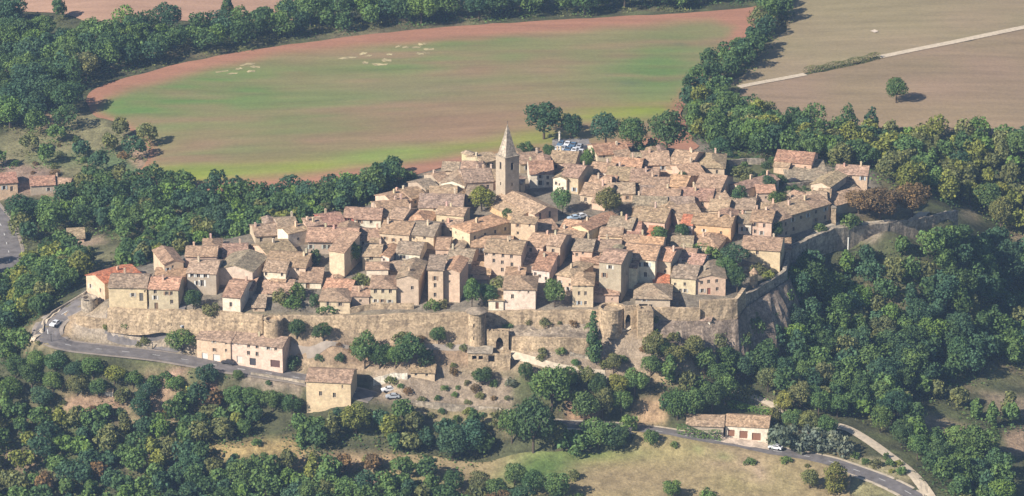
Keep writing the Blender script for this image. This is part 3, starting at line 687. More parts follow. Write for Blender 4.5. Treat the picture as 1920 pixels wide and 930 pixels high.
hs('village_house','low house with a wide dull brown roof between the hipped cottage and the pink gable',B,418,464,480,496,5,10,'G',17,'p','b','a12',ch=1)
hs('village_house','pink gabled house seen corner on with its brown roof running away to the right',B,504,556,474,489,33,10,'G',17,'p','b','a12',leftw=2,ch=1)
hs('village_house','brown roofed house on the village edge above the pink corner house',B,479,526,440,456,12,9,'G',17,'k','b','a12',ch=1)
hs('village_house','highest brown roof of the upper left edge with a shaded wall beside a green bush',B,524,559,427,446,14,9,'G',16,'g','g','a12',ch=1)
hs('village_house','wide brown roofed house above the white house with two small windows',B,498,573,498,520,-4,11,'G',17,'c','b',[(558,505,.9,1.1),(520,505)],ch=2)
hs('village_house','white house with two small windows and a shaded right flank below the wide brown roof',B,495,536,508,533,-8,8,'G',17,'w','k',[(499,514,.8,1.1),(529,515,.8,1.1)],ch=0)
hs('outbuilding','small white lean-to with one dark window in front of the white two window house','outbuilding',510,534,526,537,-8,4,'M',15,'w','k',[(515,532,.9,1)],ch=0)
hs('outbuilding','low tan roofed shed above the terrace garden of the rampart','outbuilding',491,547,549,558,-3,6,'M',12,'k','t',[],ch=0)
hs('outbuilding','brown roofed garden shed beside the ivy shaded stair lane','outbuilding',562,602,528,541,-4,6,'M',14,'w','b',[],[(577,537,1.2,1.8)],ch=0)
hs('outbuilding','grey roofed hut on the rampart walk between cream house and garden','outbuilding',474,496,575,584,0,5,'M',14,'k','g',[],[(480,579,.9,1.2)],ch=0)
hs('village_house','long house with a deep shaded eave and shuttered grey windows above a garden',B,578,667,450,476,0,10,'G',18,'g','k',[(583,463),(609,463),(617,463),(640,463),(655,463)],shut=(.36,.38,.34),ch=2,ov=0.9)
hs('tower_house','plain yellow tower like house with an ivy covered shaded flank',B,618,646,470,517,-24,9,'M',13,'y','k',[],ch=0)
hs('village_house','white and pink house under a brown roof between the deep eave and the yellow facade',B,671,712,449,464,-3,9,'G',18,'w','b','a12',ch=1)
hs('village_house','long yellow facade with a row of small windows in the upper left village',B,712,767,437,462,-6,10,'G',17,'y','b',[(722,447,.8,1.1),(738,450,.8,1.1),(752,450,.8,1.1)],ch=1)
hs('village_house','right hand half of the yellow facade with a grey roof beside the dark street',B,766,813,440,465,-10,11,'G',16,'y','g',[(777,446,.8,1),(796,446,.8,1)],[(785,459,1,1.8)],ch=1)
hs('village_house','brown roofed house squeezed left of the small white gable',B,680,714,479,506,-4,9,'G',17,'k','k',[(696,484,1.2,1.4)],ch=1)
hs('village_house','small white gable with two little windows under a pink roof',B,706,730,481,507,-6,9,'F',19,'w','o',[(711,486,.7,.9),(720,487,.7,.9)],ch=0)
hs('village_house','white house with one wide dark window beside the small white gable',B,742,787,474,494,-6,9,'G',17,'w','g',[(755,482,1.9,1.3)],[(774,486,1,2)],ch=1)
hs('village_house','low grey roof in the shade behind the three windowed rampart house',B,731,790,507,522,-4,8,'G',16,'g','g',[],ch=0)
hs('village_house','rampart house with two rows of three windows under a hipped roof',B,695,743,539,574,-2,9,'H',19,'c','b',[(704,546),(718,546),(732,546),(704,564,.9,1),(717,564,.9,1),(731,565,.9,1)],ch=0)
hs('village_house','cream gabled house with a brown grey roof behind the three windowed rampart house',B,744,785,522,571,-8,13,'F',18,'k','g',[(773,540,.9,1.2)],ch=1)
hs('village_house','small hipped rampart cottage with one shuttered window above the long orange wall',B,600,656,563,588,-3,9,'H',19,'y','b',[(615,570,.8,1.2),(638,571,1.1,1.1),(637,582,.5,.5)],shut=(.40,.31,.22),ch=0)
hs('village_house','pink roofed house just behind the hipped rampart cottage',B,607,658,542,556,-4,8,'G',17,'w','o',[(617,546,.8,.9)],ch=1)
# upper left rows
hs('village_house','house with a dark red side wall and long roof on the upper left edge',B,610,648,419,436,20,9,'G',17,'r','d',[],ch=1)
hs('village_house','white house with a red painted wall patch under a long brown roof',B,664,714,410,427,-3,9,'G',18,'w','b',[(674,415,1,1.4),(696,416,.9,1.2)],ch=1)
hs('village_house','narrow house painted red at the end of the long brown roof',B,645,664,406,425,-3,8,'G',17,'r','b',[(655,414,1.2,1.4)],ch=0)
hs('village_house','pyramid roofed pink house above the long yellow facade',B,752,803,418,432,-8,10,'H',22,'k','o',[(762,423,.8,1)],ch=0)
hs('village_house','tan walled house left of the pink pyramid roof',B,728,756,409,430,-22,9,'G',17,'k','t',[(738,416,.7,.9)],ch=1)
hs('village_house','broad house with a dormer chimney and small windows left of the yellow green tree',B,785,867,388,407,2,11,'G',18,'c','g',[(815,392,.8,1),(840,396,.6,.8)],ch=1)
hs('village_house','brown roofed house at the foot of the curved row of roofs',B,712,770,395,408,16,9,'G',17,'p','b','a12',ch=2)
hs('village_house','tan roofed house with a white chimney on the curved back row',B,740,776,378,392,35,9,'G',17,'p','k',[],ch=2)
hs('row_house','lower long roof of the curved back row above a shaded eave',B,772,800,368,384,40,8,'G',16,'g','b',[],ch=1)
hs('row_house','middle long roof of the curved back row above a shaded eave',B,799,823,352,369,38,8,'G',16,'g','g',[],ch=0)
hs('row_house','upper long roof of the curved back row ending near the white gable',B,823,846,339,356,30,8,'G',16,'g','b',[],ch=1)
hs('village_house','pale gabled house below the curved back row',B,825,871,345,364,-14,10,'F',17,'w','t',[(846,353,.7,.9)],ch=0)
hs('village_house','low roofed house between the pale gable and the dormer house',B,806,856,366,384,4,8,'G',17,'w','t','a12',ch=1)
hs('village_house','grey roofed house with a shaded eave just left of the church tower',B,872,925,340,361,12,11,'G',17,'g','g','a13',ch=2)
hs('village_house','pink walled house under a tan roof left of the church belfry',B,897,932,336,356,-4,9,'G',17,'p','b',[(915,343,.8,1.1)],ch=1)
hs('village_house','pale pink house with a tan roof at the back edge next to red soil',B,864,902,319,336,-4,8,'G',17,'p','k',[(885,325,.8,1)],ch=1)
hs('village_house','long tan roof seen end on behind the church tower with shaded eave',B,905,936,301,319,38,7,'G',16,'k','t',[(923,309,.9,1.3)],ch=1)
hs('village_house','grey roofed low house tucked beside the yellow green tree',B,873,893,366,385,-4,9,'G',16,'k','g',[],ch=0)
# centre
hs('village_house','barn like house with pink hipped roof and a huge shaded flank in the village centre',B,848,881,429,463,-50,13.5,'H',15,'y','o',[(855,436,.6,.8),(868,446,.6,.8)],ch=1,sidew=4)
hs('tower_house','square tower house with a column of three windows below the church nave',B,958,1003,417,460,-5,3.8,'M',5,'y','k',[(971,423,.8,1),(971,437,.8,1),(971,451,.8,1),(993,420,.6,1.2)],ch=0)
hs('village_house','tan roof in front of the barn like house in the village centre',B,884,960,462,478,4,9,'G',16,'k','k','a12',ch=1)
hs('village_house','tall ochre house with three rows of windows in the middle of the village',B,908,977,473,517,-8,10,'G',17,'p','b',[(912,473,.9,1.3),(926,476,.9,1.3),(943,479,.9,1.3),(959,481,.9,1.2),(926,489,.9,1.3),(942,492,.9,1.2),(960,496,.9,1.3),(942,506,.9,1.3),(960,511,.9,1.3)],ch=2)
hs('tower_house','tall cream house with a vertical row of three dark windows and a roof terrace',B,803,831,505,570,-4,8,'M',6,'y','g',[(816,522,.9,1.4),(816,535,.9,1.4),(816,553,.9,1.4)],ch=0)
hs('village_house','pink roofed lower wing right of the three window tower house',B,831,862,508,566,-12,10,'F',16,'p','o',[(843,528,.6,.8)],ch=0)
hs('village_house','brown roofed house above the pink wing in a shaded corner',B,838,884,487,512,-8,9,'G',17,'g','g','a12',ch=1)
hs('village_house','pink roofed house at the top of the dark street with a flat terrace',B,817,842,466,492,-6,9,'G',16,'p','k','a12',ch=0)
hs('outbuilding','small pink lean-to roof above the bushes in the central gardens','outbuilding',886,918,513,524,-4,5,'M',14,'p','k',[],ch=0)
hs('village_house','big white house with a hipped roof standing on the central rampart',B,944,1004,541,581,-4,9.5,'H',20,'w','b',[(961,556,.9,1.4),(975,545,.5,.6),(991,548,.6,.7)],ch=0,sidew=1)
hs('outbuilding','low white annex with a brown door left of the big white house','outbuilding',916,944,562,582,-3,6,'M',7,'w','t',[],[(932,573,1,2.2,'door',(.16,.08,.05))],ch=0)
hs('village_house','pink roofed house with a shaded right wall below the square tower house',B,986,1018,460,494,-14,10,'G',17,'p','k','a22',ch=1)
hs('village_house','long tan roof sloping toward the shaded lane right of the tower house',B,1024,1050,459,498,-10,9,'G',17,'k','k','a21',ch=1)
hs('village_house','small white house with a dark red roof next to the tall ochre house',B,999,1030,505,530,-8,7,'M',16,'w','d',[(1012,518,.9,1.1)],ch=1)
hs('outbuilding','little white outhouse between the ochre house and the dark lane','outbuilding',979,1000,495,511,-6,5,'M',14,'w','k',[(985,502,.8,.9)],ch=0)
hs('village_house','brown roofed house in the dip behind the small dark red roof',B,1000,1036,485,504,-6,8,'G',17,'c','b','a12',ch=1)
# church front
hs('village_house','tan roofed house tucked below the church choir',B,1006,1046,430,448,24,8,'G',17,'k','b','a12',ch=0)
hs('village_house','reddish gabled house seen corner on with yellow front and shaded flank',B,1072,1103,427,450,-38,13,'F',19,'y','d',[(1084,440,.7,.9)],ch=1)
hs('village_house','pink roofed cottage left of the reddish corner gable',B,1050,1080,430,447,-10,8,'G',18,'k','o',[],ch=0)
hs('village_house','long roof along the lane in front of the reddish corner gable',B,1042,1090,447,462,-14,7,'G',17,'k','b',[],ch=1)
hs('village_house','pinkish house with a grey roof beside the shaded lane',B,1073,1110,469,493,-4,9,'G',18,'p','g',[(1093,474,.7,1)],ch=1)
hs('village_house','low grey brown roof between the pinkish house and the orange roof',B,1112,1163,470,488,2,9,'G',17,'k','g','a12',ch=2)
hs('outbuilding','low brown lean-to under the pinkish house','outbuilding',1090,1124,493,503,-2,5,'M',15,'p','b',[],ch=0)
hs('tower_house','tall stone tower house with a pink roof and two dark windows',B,1123,1164,491,562,-6,10,'G',15,'g','k',[(1144,501,1.1,1.2),(1133,516,1,1.5)],ch=0,sidew=1)
hs('village_house','large white house with a bright orange roof and paired windows',B,1166,1228,484,531,-8,11,'G',17,'w','o',[(1197,496,1.5,1.5),(1211,496,1.5,1.5),(1182,496,.8,1.2),(1210,515,1,1.6)],ch=0)
hs('village_house','tan stone wing attached right of the large orange roofed house',B,1224,1257,487,527,-4,10,'G',17,'k','o',[(1247,509,.9,1)],ch=1)
hs('village_house','rampart house with three rows of paired windows beside a green bush',B,1073,1112,533,576,-3,9,'H',20,'y','t',[(1086,535,.7,.8),(1098,535,.7,.8),(1086,550,.8,1.3),(1098,550,.8,1.3),(1086,568,.8,1.2),(1098,568,.8,1.2)],ch=0)
hs('village_house','rear wing with a tan hipped roof left of the paired window rampart house',B,1044,1074,516,552,-28,11,'H',17,'p','t',[(1068,534,.7,1)],ch=1)
hs('village_house','low brown roofed house right of the paired window rampart house',B,1112,1160,551,568,-2,9,'G',20,'p','b',[(1148,561,.5,.6)],ch=0)
hs('village_house','porch house with a hipped roof and an open loggia by the upper gate',B,1191,1256,557,583,-4,10,'H',20,'k','g',[(1208,562,.9,1)],[(1206,575,2.6,1.7,'gap'),(1220,576,1.0,1.8,'gap')],ch=0,ov=0.7)
hs('outbuilding','small red roofed block behind the porch house','outbuilding',1226,1253,538,550,-3,6,'M',17,'p','r',[],ch=0)
hs('village_house','cream house with paired windows left of the pink grey rampart house',B,1258,1304,520,549,-10,10,'G',18,'y','g',[(1266,533,.8,1),(1284,533,.8,1.2),(1276,545,.8,1.2),(1285,545,.8,1.2)],ch=1)
hs('village_house','pink grey house with six windows at the right end of the rampart',B,1305,1360,521,553,8,12,'F',14,'p','g',[(1316,530,.9,1.2),(1329,528,.9,1.2),(1344,527,.9,1.2),(1317,545,.9,1.2),(1345,542,.9,1.2)],[(1329,546,1,2.1,'door',(.26,.10,.07))],ch=1)
hs('village_house','pinkish brown roof behind the cream house with paired windows',B,1259,1312,502,522,-12,12,'G',17,'k','k','a12',ch=2)
hs('village_house','grey roofed house right of the orange roof under the tan gable',B,1260,1300,486,506,-6,9,'G',18,'g','b','a12',ch=1)
# right of church
hs('village_house','white gabled house with a dark balcony just right of the church tower',B,994,1038,325,352,12,11,'G',18,'w','d',[(1013,331,.9,1.3),(1027,333,.9,1.2),(1013,343,1.2,1.6),(1027,344,.9,1)],leftw=1,ch=1)
hs('village_house','white gable facing forward on the right of the balcony house',B,1037,1062,334,362,-22,11,'F',20,'w','b',[(1049,346,.6,.8)],ch=1)
hs('village_house','tan roofed house beside the narrow shaded lane right of the church',B,1052,1084,330,362,-12,10,'G',18,'k','b','a22',ch=1)
hs('village_house','brown roof with a shaded eave immediately behind the church tower',B,975,1024,304,322,16,9,'G',17,'g','b',[],ch=1)
hs('village_house','brown roof between the car park and the balcony house',B,1030,1078,304,322,-4,10,'G',18,'k','b','a12',ch=2)
hs('village_house','orange gabled house with two white doors at the edge of the car park',B,1120,1180,287,302,16,9,'G',19,'c','d',[(1133,293,.7,1)],[(1151,296,1.3,1.7,'door',(.6,.58,.52)),(1166,296,1.3,1.7,'door',(.6,.58,.52))],leftw=1,ch=1)
hs('village_house','reddish roof in front of the orange gabled house',B,1144,1200,317,332,-3,10,'G',18,'w','o','a12',ch=1)
hs('village_house','low white house left of the reddish roof',B,1106,1148,321,338,-4,8,'G',16,'w','t','a12',ch=1)
hs('village_house','dark low roof beside the bushes right of the orange gabled house',B,1180,1222,303,315,2,8,'G',16,'g','g',[],ch=0)
hs('village_house','wide tan roof on the back edge right of the dark low roof',B,1208,1256,308,322,14,12,'G',17,'p','t','a12',ch=1)
hs('village_house','tan roof joined to the wide back edge roof with a pale gable',B,1254,1296,305,322,-10,11,'G',17,'p','k',[],ch=2)
hs('village_house','broad hipped tan roof at the right back edge of the village',B,1308,1358,313,330,6,12,'H',19,'p','k','a12',ch=1)
hs('village_house','tan gabled roof in front of the broad hipped roof',B,1283,1322,328,344,22,10,'G',18,'p','t','a12',ch=1)
hs('village_house','long brown roof with a tall white chimney in the right village',B,1135,1182,336,350,-3,11,'G',17,'k','b','a12',ch=1)
hs('village_house','second half of the long brown roof beside the tall white chimney',B,1181,1232,340,354,6,11,'G',17,'k','b','a12',ch=1)
hs('village_house','tan roofed house right of the church garden lane',B,1101,1136,349,366,-6,9,'G',18,'c','t','a12',ch=1)
hs('village_house','cream house above the dark leaved tree in the church garden',B,1088,1140,366,384,-5,10,'G',18,'y','t','a13',ch=1)
hs('village_house','pink tan roof right of the dark leaved tree',B,1141,1190,362,378,4,9,'G',17,'p','k','a12',ch=1)
hs('village_house','brown roof with a shaded step in the upper right village',B,1201,1252,351,366,8,9,'G',17,'k','b','a12',ch=1)
hs('village_house','reddish roof above the long grey brown roofs',B,1250,1284,349,366,-8,10,'G',17,'p','o',[],ch=1)
hs('village_house','brown roofed house with a steep shaded right gable',B,1302,1350,354,374,-14,12,'G',20,'k','b',[],ch=0)
hs('village_house','left part of the long reddish roof in the right village',B,1202,1272,373,386,-2,9,'G',18,'k','b',[],ch=1)
hs('village_house','right part of the long reddish roof in the right village',B,1270,1334,374,388,-6,10,'G',18,'p','d','a12',ch=2)
hs('village_house','long grey brown roof running above the cream house with shaded gable',B,1185,1248,388,402,-2,9,'G',18,'k','g',[],ch=1)
hs('village_house','right half of the long grey brown roof next to a white gable',B,1246,1302,386,402,4,8,'G',18,'w','g',[],ch=0)
hs('village_house','cream house with a brown roof and an arched shaded gable wall',B,1183,1246,413,436,-9,11,'G',18,'p','b',[(1192,417,.8,1),(1210,424,.7,.9)],ch=1)
hs('village_house','tan gabled roof right of the arched shaded gable',B,1272,1318,408,430,20,11,'G',18,'p','t','a12',ch=0)
hs('village_house','long pink orange facade with small windows in the right village',B,1296,1370,421,448,-6,9,'G',17,'o','b',[(1302,426,.7,1),(1320,432,.7,1),(1352,437,.8,1.2),(1335,440,.7,1)],ch=2)
hs('village_house','cream wall house squeezed between the tan gable and the pink orange facade',B,1276,1298,420,442,-4,8,'G',18,'w','r',[(1288,427,.8,1)],ch=0)
hs('village_house','pyramid like pink brown roof above the hedge garden',B,1296,1346,459,472,-6,10,'H',19,'k','k',[],ch=1)
hs('village_house','grey brown roof left of the pyramid like roof',B,1258,1298,460,474,8,8,'G',17,'k','g',[],ch=0)
hs('village_house','cream house with a grey roof right of the reddish corner gable',B,1138,1184,426,444,-4,9,'G',17,'w','g',[(1158,433,.8,1)],ch=2)
hs('village_house','dark red lean-to roof in the gardens below the cream grey roofed house',B,1168,1200,440,452,4,7,'M',17,'w','d',[],ch=0)
hs('village_house','tiny white house with a bright red roof among the garden trees',B,1211,1232,447,460,-3,5,'M',17,'w','r',[(1216,453,.6,.8)],ch=0)
hs('village_house','low cream walled yard house left of the dark red lean-to',B,1124,1166,441,456,-2,7,'G',16,'y','k',[(1140,447,.6,.7)],ch=0)
hs('village_house','pink roofed row house above the orange roofed house',B,1166,1200,458,474,-6,8,'G',17,'p','k','a12',ch=1)
# right end
hs('village_house','cream gabled house with a long shaded flank near the pine dark tree',B,1368,1392,350,366,-50,13,'F',18,'c','b',[(1379,357,.7,.9)],ch=2)
hs('village_house','tan roof in front of the long shaded flank in the right village',B,1364,1414,391,408,-2,9,'G',18,'k','g',[(1395,397,.7,.9)],ch=1)
hs('village_house','cream house with a tan roof left of the grey tan roof',B,1328,1364,394,412,-4,9,'G',18,'y','t','a12',ch=1)
hs('village_house','pale walled house on the lane below the steep shaded gable',B,1336,1368,374,390,20,9,'G',16,'w','t',[],ch=0)
hs('village_house','pink white house with two storeys beside the big dark wall',B,1406,1446,414,446,-3,9,'G',17,'p','b',[(1416,421,.9,1.2),(1433,423,.8,1.4),(1416,434,.9,1.3),(1428,437,.8,1.3)],ch=1)
hs('village_house','white house with a green yard left of the pink white house',B,1384,1408,418,440,-3,8,'G',16,'w','g','a12',ch=1)
hs('village_house','tan roof behind the pink white house',B,1412,1452,400,416,-4,9,'G',18,'p','k',[],ch=1)
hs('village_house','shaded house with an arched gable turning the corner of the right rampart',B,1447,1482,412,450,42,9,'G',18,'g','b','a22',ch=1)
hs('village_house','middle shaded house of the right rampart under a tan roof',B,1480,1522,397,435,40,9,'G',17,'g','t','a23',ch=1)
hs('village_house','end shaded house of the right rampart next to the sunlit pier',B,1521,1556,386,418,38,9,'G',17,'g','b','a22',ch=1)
hs('village_house','tan roofed house behind the shaded rampart row',B,1470,1512,385,400,10,9,'G',17,'p','t','a12',ch=1)
hs('village_house','small tan roof at the top of the lane with a pale gable and chimney',B,1514,1550,376,392,6,8,'G',17,'p','k',[(1528,382,.7,.9)],ch=1)
hs('village_house','long pink house with a red tiled roof standing alone against the woods',B,1452,1521,303,325,-9,9,'G',20,'p','d',[(1489,312,.7,1.2),(1510,315,.7,1.1)],ch=0)
hs('outbuilding','long low grey roof below the lone pink house','outbuilding',1476,1552,336,343,4,11,'M',9,'g','g',[],ch=0)
hs('village_house','tan roofed house with a pale chimney at the far right tip of the village',B,1566,1626,326,340,-3,8,'G',17,'p','k','a13',ch=2)
hs('village_house','cream gabled house with a shaded flank below the tip house',B,1520,1556,347,360,-28,11,'F',18,'c','t',[],ch=0)
hs('village_house','low pale house with a tan roof joining the end rampart',B,1534,1556,369,384,-4,7,'G',16,'w','k','a11',ch=0)
hs('outbuilding','long lean-to roof along the right end rampart above dark shade','outbuilding',1566,1630,376,398,40,5,'M',12,'g','k',[],ch=0)
hs('village_house','cream house with ivy and a brown roof above the right cliff',B,1390,1462,467,496,-3,10,'G',18,'y','b',[(1420,474,.9,1.3),(1405,480,.7,.9)],ch=1)
hs('village_house','brown roof joined behind the ivy covered cream house',B,1462,1482,466,486,4,9,'G',17,'g','b',[],ch=0)
# outside the walls
g2 = 'houses outside the ramparts'
hs('roadside_house','long low two storey house on the road with pink plaster and white garage doors',B,370,433,637,678,-17,9.5,'G',17,'p',(.27,.19,.138),[(401,638,.7,.9),(424,641,.7,1),(402,656,.8,1.1),(424,657,.7,1)],[(384,668,1.9,2.2,'garage_door',(.62,.59,.55)),(406,671,2.2,2.2,'garage_door',(.62,.59,.55))],ch=1,group=g2,base=24.2)
hs('roadside_house','cream half of the long roadside house with dark garage doors beside the road',B,433,530,645,686,-17,9.5,'G',17,(.64,.52,.39),(.27,.19,.138),[(466,646),(482,648),(503,651),(517,652),(466,662),(482,664),(447,644,.6,.8)],[(449,674,1.7,2.2,'garage_door',(.6,.55,.48)),(474,680,2.0,2.3,'garage_door',(.06,.06,.07)),(516,682,3.0,2.3,'garage_door',(.12,.07,.06))],ch=2,group=g2,base=24.2)
hs('hillside_house','tall yellow house standing alone below the road with a plain brown roof',B,575,658,715,768,-8,11,'G',18,'y','b',[(601,738,.9,1.5),(627,741,.9,1.5),(642,725,.5,1.1)],ch=0,group=g2)
hs('cottage','small cream cottage with a brown roof among the gardens below the round tower',B,769,815,697,710,-4,7,'G',18,'y','b',[(780,702,.8,.9),(800,703,.8,.9)],ch=1,group=g2)
hs('garage_building','cream garage building with three brown doors by the lower road','garage',1360,1440,798,826,-9,9,'G',19,'w','k',[],[(1371,812,2.0,2.1,'garage_door',(.22,.11,.07)),(1394,815,2.4,2.4,'garage_door',(.22,.11,.07)),(1418,819,2.6,2.4,'garage_door',(.22,.11,.07))],ch=0,group=g2)
hs('garage_building','brown roofed building behind a clipped hedge left of the garage building','garage',1287,1356,797,818,-6,9,'G',19,'g','b',[],ch=0,group=g2)
hs('farmhouse','farmhouse with a red brown roof at the left edge below the orchard',B,-12,34,342,372,14,11,'G',18,'p','d',[(8,352),(22,354,1,1.8)],ch=1,group=g2)
hs('farmhouse','second farmhouse roof partly hidden by trees left of the plateau field',B,58,104,346,364,10,10,'G',17,'g','d','a12',ch=0,group=g2)
hs('farmhouse','small pale barn with an open front right of the second farmhouse',B,98,130,345,358,-8,7,'G',17,'p','k',[],[(112,352,1.4,1.5)],ch=1,group=g2)
hs('hut','tiny pale hut in the clearing below the farmhouses','hut',128,158,446,456,8,6,'M',12,'p','k',[],ch=0,group=g2)
hs('hut','small pink hut half hidden by trees near the bend of the valley road','hut',84,96,470,484,-8,6,'G',17,'p','d',[],ch=0,group=g2)
hs('hut','tiny white hut in the bare clearing below the hairpin road','hut',197,212,733,744,-4,2.6,'M',10,'w','t',[],ch=0,group=g2,ov=.15)
# ------------------------------------------------------------------ ramparts, towers, cliffs and garden walls
wr = random.Random(5)
def thing(root_or_obj, label, cat, group=None): return tag(root_or_obj, label, cat, group)
def resample(P, step):
    P = np.array(P); out = [P[0]]
    for a, b in zip(P, P[1:]):
        k = max(1, int(np.linalg.norm((b - a)[:2]) / step)); out += [a + (b - a) * j / k for j in range(1, k + 1)]
    return np.array(out)
def wall_run(name, label, cat, pts, par=0.9, thick=1.2, mat='rampart', foot=None, batter=0.5, ruin=0.25, group=None, off=1.0, cope=None, on_plateau=True, height=None, smooth=True, drop=None):
    """a wall along pixel points; on the plateau rim it reaches from the plateau down to the foot of the slope"""
    surf = plat if on_plateau else H
    P = resample([march(x, y, surf) for x, y in pts], 1.3)
    T = np.gradient(P[:, :2], axis=0); T /= np.linalg.norm(T, axis=1)[:, None] + 1e-9
    Nn = np.stack([T[:, 1], -T[:, 0]], -1)      # to the right of the run = towards the viewer for a left-to-right run
    mb = MB(); prev = None; jit = 0
    for k in range(len(P)):
        jit = jit * .6 + wr.uniform(-ruin, ruin) * .7
        x, y = P[k, :2]; n = Nn[k]
        o = P[k, :2] + n * off; i = P[k, :2] + n * (off - thick)
        zt = (P[k, 2] + par if height is None else P[k, 2] + height) + jit
        f = P[k, :2] + n * (off + batter + .6)
        zf = (low_at(*f) if on_plateau else hz(*f)) - 1.5 if foot is None else foot
        if drop: zf = P[k, 2] - drop + wr.uniform(-.5, .5)
        ob = P[k, :2] + n * (off + batter)
        zi = (P[k, 2] if on_plateau else hz(*i)) - 1.2
        w = [(ob[0] + n[0] * wr.uniform(-.06, .06), ob[1] + n[1] * wr.uniform(-.06, .06), zf)]
        zm = zf + (zt - zf) * .5; m_ = (np.array(ob) + o) / 2 + n * wr.uniform(-.12, .12)
        cur = [(ob[0], ob[1], zf), (m_[0], m_[1], zm), (o[0], o[1], zt), (i[0], i[1], zt), (i[0], i[1], zi)]
        if prev:
            for a in range(4): mb.face((prev[a], cur[a], cur[a + 1], prev[a + 1]))
        else: mb.face(cur[::-1])
        prev = cur
    mb.face(prev)
    o = mb.build(name, M[mat]); thing(o, label, cat, group); return o
RG = 'ramparts of the village'
wall_run('rampart_wall','low left stretch of the village rampart ending at the broken corner tower','wall',[(203,582),(280,584),(350,586),(440,590),(494,596)], group=RG)
wall_run('rampart_wall','long orange rampart between the broken corner tower and the tall round tower','wall',[(530,595),(600,596),(700,595),(800,592),(880,590)], group=RG)
wall_run('rampart_wall','upper rampart between the tall round tower and the half round bastion','wall',[(910,589),(1000,587),(1060,586),(1124,585)], group=RG)
wall_run('rampart_wall','pinkish retaining wall under the porch house above the bare rock','wall',[(1222,585),(1262,585),(1312,586)], par=1.6, mat='rampart', group=RG, drop=3.2, batter=.2)
wall_run('rampart_wall','high retaining wall terrace below the six window pink grey house','wall',[(1311,583),(1345,582),(1378,580),(1392,560)], par=3.6, mat='rampart', group=RG, ruin=.1, drop=3.0, batter=.2)
wall_run('rampart_wall','shaded cliff edge wall climbing from the turret towards the ivy covered cream house','wall',[(1392,560),(1430,535),(1468,511),(1476,472)], par=.9, mat='grey_stone', group=RG, drop=2.6, batter=.2)
wall_run('rampart_wall','pale topped rampart walk curving below the shaded row of houses','wall',[(1476,471),(1515,450),(1560,432)], par=.9, mat='grey_stone', group=RG)
wall_run('rampart_wall','outlying rampart arm reaching out to the right past the rusty trees','wall',[(1560,432),(1640,424),(1720,414),(1792,399)], par=.9, mat='grey_stone', group=RG)

def round_tower(name, label, px, py, r, top, base_drop=2.0, mat='rampart', cap=None, flare=0.0, ragged=0.0, surf=None, a0=None):
    P = march(px, py, surf or H); root = empty(name, (P[0], P[1], P[2])); tag(root, label, 'tower', 'towers of the ramparts')
    mb = MB(); n = 24
    prof = [(r * 1.06, -base_drop), (r * 1.03, top * .3), (r, top * .75), (r + flare, top)]
    mb.lathe(prof, n)
    if ragged:
        i0 = len(mb.v) - n
        for k in range(n): x, y, z = mb.v[i0 + k]; mb.v[i0 + k] = (x, y, z + wr.uniform(-ragged, ragged))
    if not cap: mb.lathe([(r + flare, top), (r - .7, top - .02), (r - .7, top - .8), (0.01, top - .8)], n)
    w = mb.build('wall', M[mat], root)
    if cap:
        mc = MB(); mc.lathe([(r + flare - .2, top - .3), (r + flare + .55, top + .1), (r + flare + .5, top + .35), (r * .55, top + cap * .75), (0.02, top + cap)], n); mc.build('roof', M['rubble'], root)
    return root
round_tower('round_tower','broken round corner tower stump at the end of the left rampart',513,630,2.9,5.6,ragged=.7,flare=.1)
t = round_tower('round_tower','tall round rampart tower with a flared cap in the middle of the wall',894,649,2.65,11.0,cap=1.3,flare=.15)
for z in (3.5, 7.5):
    m_ = MB(); m_.box((-.9, -2.52, z), (.28, .35, 1.0)); m_.build('arrow_slit', M['dark'], t)
round_tower('round_tower','broad half round bastion with a smooth sunlit wall by the upper gate',1146,609,3.9,5.8,mat='rampart',ragged=.15,base_drop=3)
round_tower('round_tower','squat round turret at the village entrance above the hairpin',168,577,2.5,3.4,mat='grey_stone',ragged=.5)

# outer gatehouse beside the tall round tower, with a pointed archway
def arch_wall(mb, W, Ht, x, w, h, y, d, bot=-2.0, top=None):
    """front wall W wide with an arched passage; local x centred"""
    n = 8; xs_ = [x - w / 2 + w * k / n for k in range(n + 1)]; arc = [h * .6 + h * .4 * math.sin(math.pi * k / n) ** .7 for k in range(n + 1)]
    for yy in (y, y + d):
        mb.face(((-W / 2, yy, bot), (xs_[0], yy, bot), (xs_[0], yy, Ht), (-W / 2, yy, Ht))); mb.face(((xs_[-1], yy, bot), (W / 2, yy, bot), (W / 2, yy, Ht), (xs_[-1], yy, Ht)))
        for k in range(n): mb.face(((xs_[k], yy, arc[k]), (xs_[k + 1], yy, arc[k + 1]), (xs_[k + 1], yy, Ht), (xs_[k], yy, Ht)))
    for k in range(n): mb.face(((xs_[k], y, arc[k]), (xs_[k], y + d, arc[k]), (xs_[k + 1], y + d, arc[k + 1]), (xs_[k + 1], y, arc[k + 1])))
    for xx, zz in ((xs_[0], arc[0]), (xs_[-1], arc[-1])): mb.face(((xx, y, bot), (xx, y + d, bot), (xx, y + d, zz), (xx, y, zz)))
    for s in (-1, 1): mb.face(((s * W / 2, y, bot), (s * W / 2, y + d, bot), (s * W / 2, y + d, Ht), (s * W / 2, y, Ht)))
    mb.face(((-W / 2, y, Ht), (W / 2, y, Ht), (W / 2, y + d, Ht), (-W / 2, y + d, Ht)))
